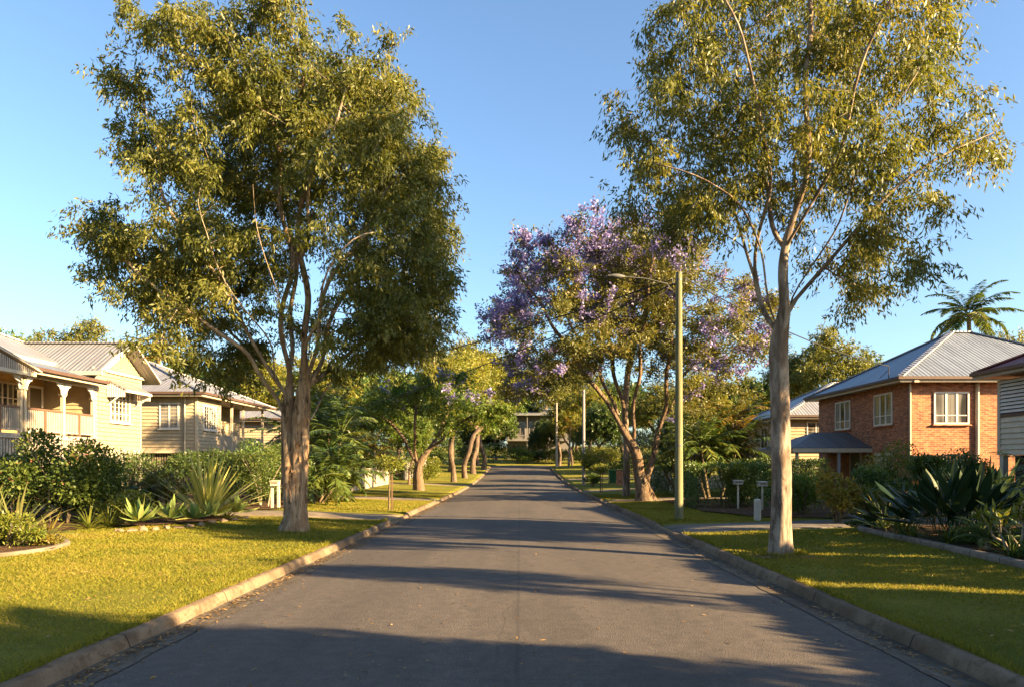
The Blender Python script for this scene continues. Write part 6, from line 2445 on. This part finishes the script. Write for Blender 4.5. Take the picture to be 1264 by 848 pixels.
letterbox('cream letterbox on two timber posts left of the forked trunk', wx(340, 25.9), 25.9, 0.8, 0.09, (0.3, 0.26, 0.15), 'post_cream', 'post_cream', True)
letterbox('white letterbox on a slim post before the glossy shrub', wx(911, 26.0), 26.0, 0.88, 0.055, (0.29, 0.26, 0.11), 'post_cream', 'white_worn')
letterbox('white letterbox half hidden by the smooth grey trunk', wx(941, 25.0), 25.0, 0.84, 0.055, (0.27, 0.26, 0.12), 'post_cream', 'white_worn')
x, y = gp(935, 640)
bo_ = thing('bollard', 'short round-topped grey concrete bollard by the driveway', 'bollard', (x, y, gzf(x, y)))
mb = MB().use('bollard')
z = gzf(x, y)
mb.lathe(x, y, [(0.1, z - 0.1), (0.1, z + 0.5), (0.098, z + 0.56)], 18)
mb.build('shaft', parent=bo_)
mb = MB().use('bollard')
mb.lathe(x, y, [(0.104, z + 0.562), (0.1, z + 0.59), (0.07, z + 0.615), (0.02, z + 0.625)], 18)
mb.build('cap', parent=bo_)


def pole(label, px, Y, top, r, mat, name='utility_pole', arm=False):
    x = wx(px, Y)
    z = gzf(x, Y)
    h = wz(top, Y)
    root = thing(name, label, 'pole', (x, Y, z))
    mb = MB().use(mat)
    tt = np.linspace(0, 1, 14)
    mb.tube(np.stack([x + 0 * tt, Y + 0 * tt, z - 0.2 + (h - z + 0.2) * tt], -1), r * (1 - 0.28 * tt), 16)
    mb.build('shaft', parent=root)
    cp = MB().use('steel')
    cp.tube([(x, Y, h + 0.002), (x, Y, h + 0.03)], r * 0.76, 16)
    cp.build('cap', parent=root)
    for q in (0.3, 0.97):
        bd = MB().use('steel')
        zz = z + (h - z) * q
        rr = r * (1 - 0.28 * q) + 0.004
        bd.tube([(x, Y, zz), (x, Y, zz + 0.06)], rr, 16)
        bd.build('band', parent=root)
    ca = MB().use('steel')
    for sg in (-1, 1):
        ca.tube([(x + sg * (r * 0.75 + 0.02), Y - 0.03, h - 0.28), (x + sg * (r * 0.75 + 0.1), Y - 0.03, h - 0.28), (x + sg * (r * 0.75 + 0.1), Y - 0.03, h - 0.16)], 0.018, 6)
    ca.build('insulator_hook', parent=root)
    if arm:
        am = MB().use('steel')
        zz = h - 0.14
        L = 1.62
        am.tube([(x - r * 0.7, Y, zz - 0.5), (x - r * 0.7 - 0.25, Y, zz - 0.16), (x - L * 0.6, Y, zz), (x - L, Y, zz + 0.05)], 0.013, 8)
        ao = am.build('lamp_arm', parent=root)
        lm = MB().use('steel')
        a = np.array([x - L + 0.05, Y, zz + 0.05])
        tl = np.linspace(0, 1, 10)
        prof = 0.02 + 0.05 * np.sin(np.clip(tl * 1.1, 0, 1) * math.pi) ** 0.8
        lm.tube(np.stack([a[0] - 0.5 * tl, a[1] + 0 * tl, a[2] + 0.03 * tl], -1), prof, 12)
        lo = lm.build('lamp_head', parent=ao)
    return x, Y, h


P1 = pole('greenish timber street light pole on the right verge', 838, 21.6, 338, 0.125, 'pole_wood', 'street_light', True)
pole('grey utility pole beside the clipped small tree', 720.5, 55.5, 481, 0.13, 'pole_grey')
pole('thin grey utility pole at the far end of the street', 687, 92.5, 497, 0.15, 'pole_grey')


def wire(label, a, b, sag, r=0.02):
    t_ = np.linspace(0, 1, 28)
    a, b = np.array(a, float), np.array(b, float)
    pts = a + (b - a) * t_[:, None]
    pts[:, 2] -= sag * 4 * t_ * (1 - t_)
    mb = MB().use('wire')
    mb.tube(pts, r, 5)
    tag(mb.build('overhead_wire'), label, 'wire')


px_, py_, ph_ = P1
wire('upper overhead wire crossing from the street light to the left houses', (px_ - 0.14, py_ - 0.03, ph_ - 0.16), (-17.3, 43.0, 5.75), 0.55)
wire('lower overhead wire crossing from the street light to the third house', (px_ - 0.14, py_ - 0.03, ph_ - 0.3), (-17.6, 55.0, 5.0), 0.75)
wire('overhead service wire from the street light to the brick house', (px_ + 0.2, py_ - 0.03, ph_ - 0.16), (15.9, 31.9, 6.0), 0.32)


def sapling(label, x, y, h, seed, stake=True):
    rgx = rng_(seed)
    z = gzf(x, y)
    root = thing('sapling', label, 'tree', (x, y, z))
    mb = MB().use('stem')
    mb.tube([(x, y, z - 0.05), (x + 0.02, y, z + h * 0.5), (x, y, z + h * 0.9)], [0.035, 0.03, 0.012], 7)
    for k in range(6):
        a = k * 1.1
        p = np.array([x, y, z + h * (0.62 + 0.05 * k)])
        mb.tube([p, p + np.array([math.cos(a) * 0.45, math.sin(a) * 0.4, 0.12])], [0.012, 0.005], 5)
    mb.build('trunk', parent=root)
    if stake:
        st = MB().use('red_brown')
        st.box(x + 0.09, x + 0.135, y - 0.02, y + 0.025, z - 0.1, z + 1.3)
        st.build('stake', parent=root)
    n = 900
    C = np.array([x, y, z + h * 0.84]) + unit(rgx.normal(size=(n, 3))) * rgx.random((n, 1)) ** 0.4 * np.array([0.62, 0.55, 0.3])
    leaf_mesh('crown', leaf_quads(rgx, C, rgx.normal(size=(n, 3)) + np.array([0, 0, -0.3]), rgx.uniform(0.08, 0.16, n), 0.045), rgx.random(n), 'leaf_lime', root)


x, y = gp(480, 627)
sapling('staked sapling with a small leafy top on the left verge', x, y, 2.0, 701)
sapling('thin staked sapling on the right verge before the clipped tree', wx(741, 44), 44, 1.7, 702)
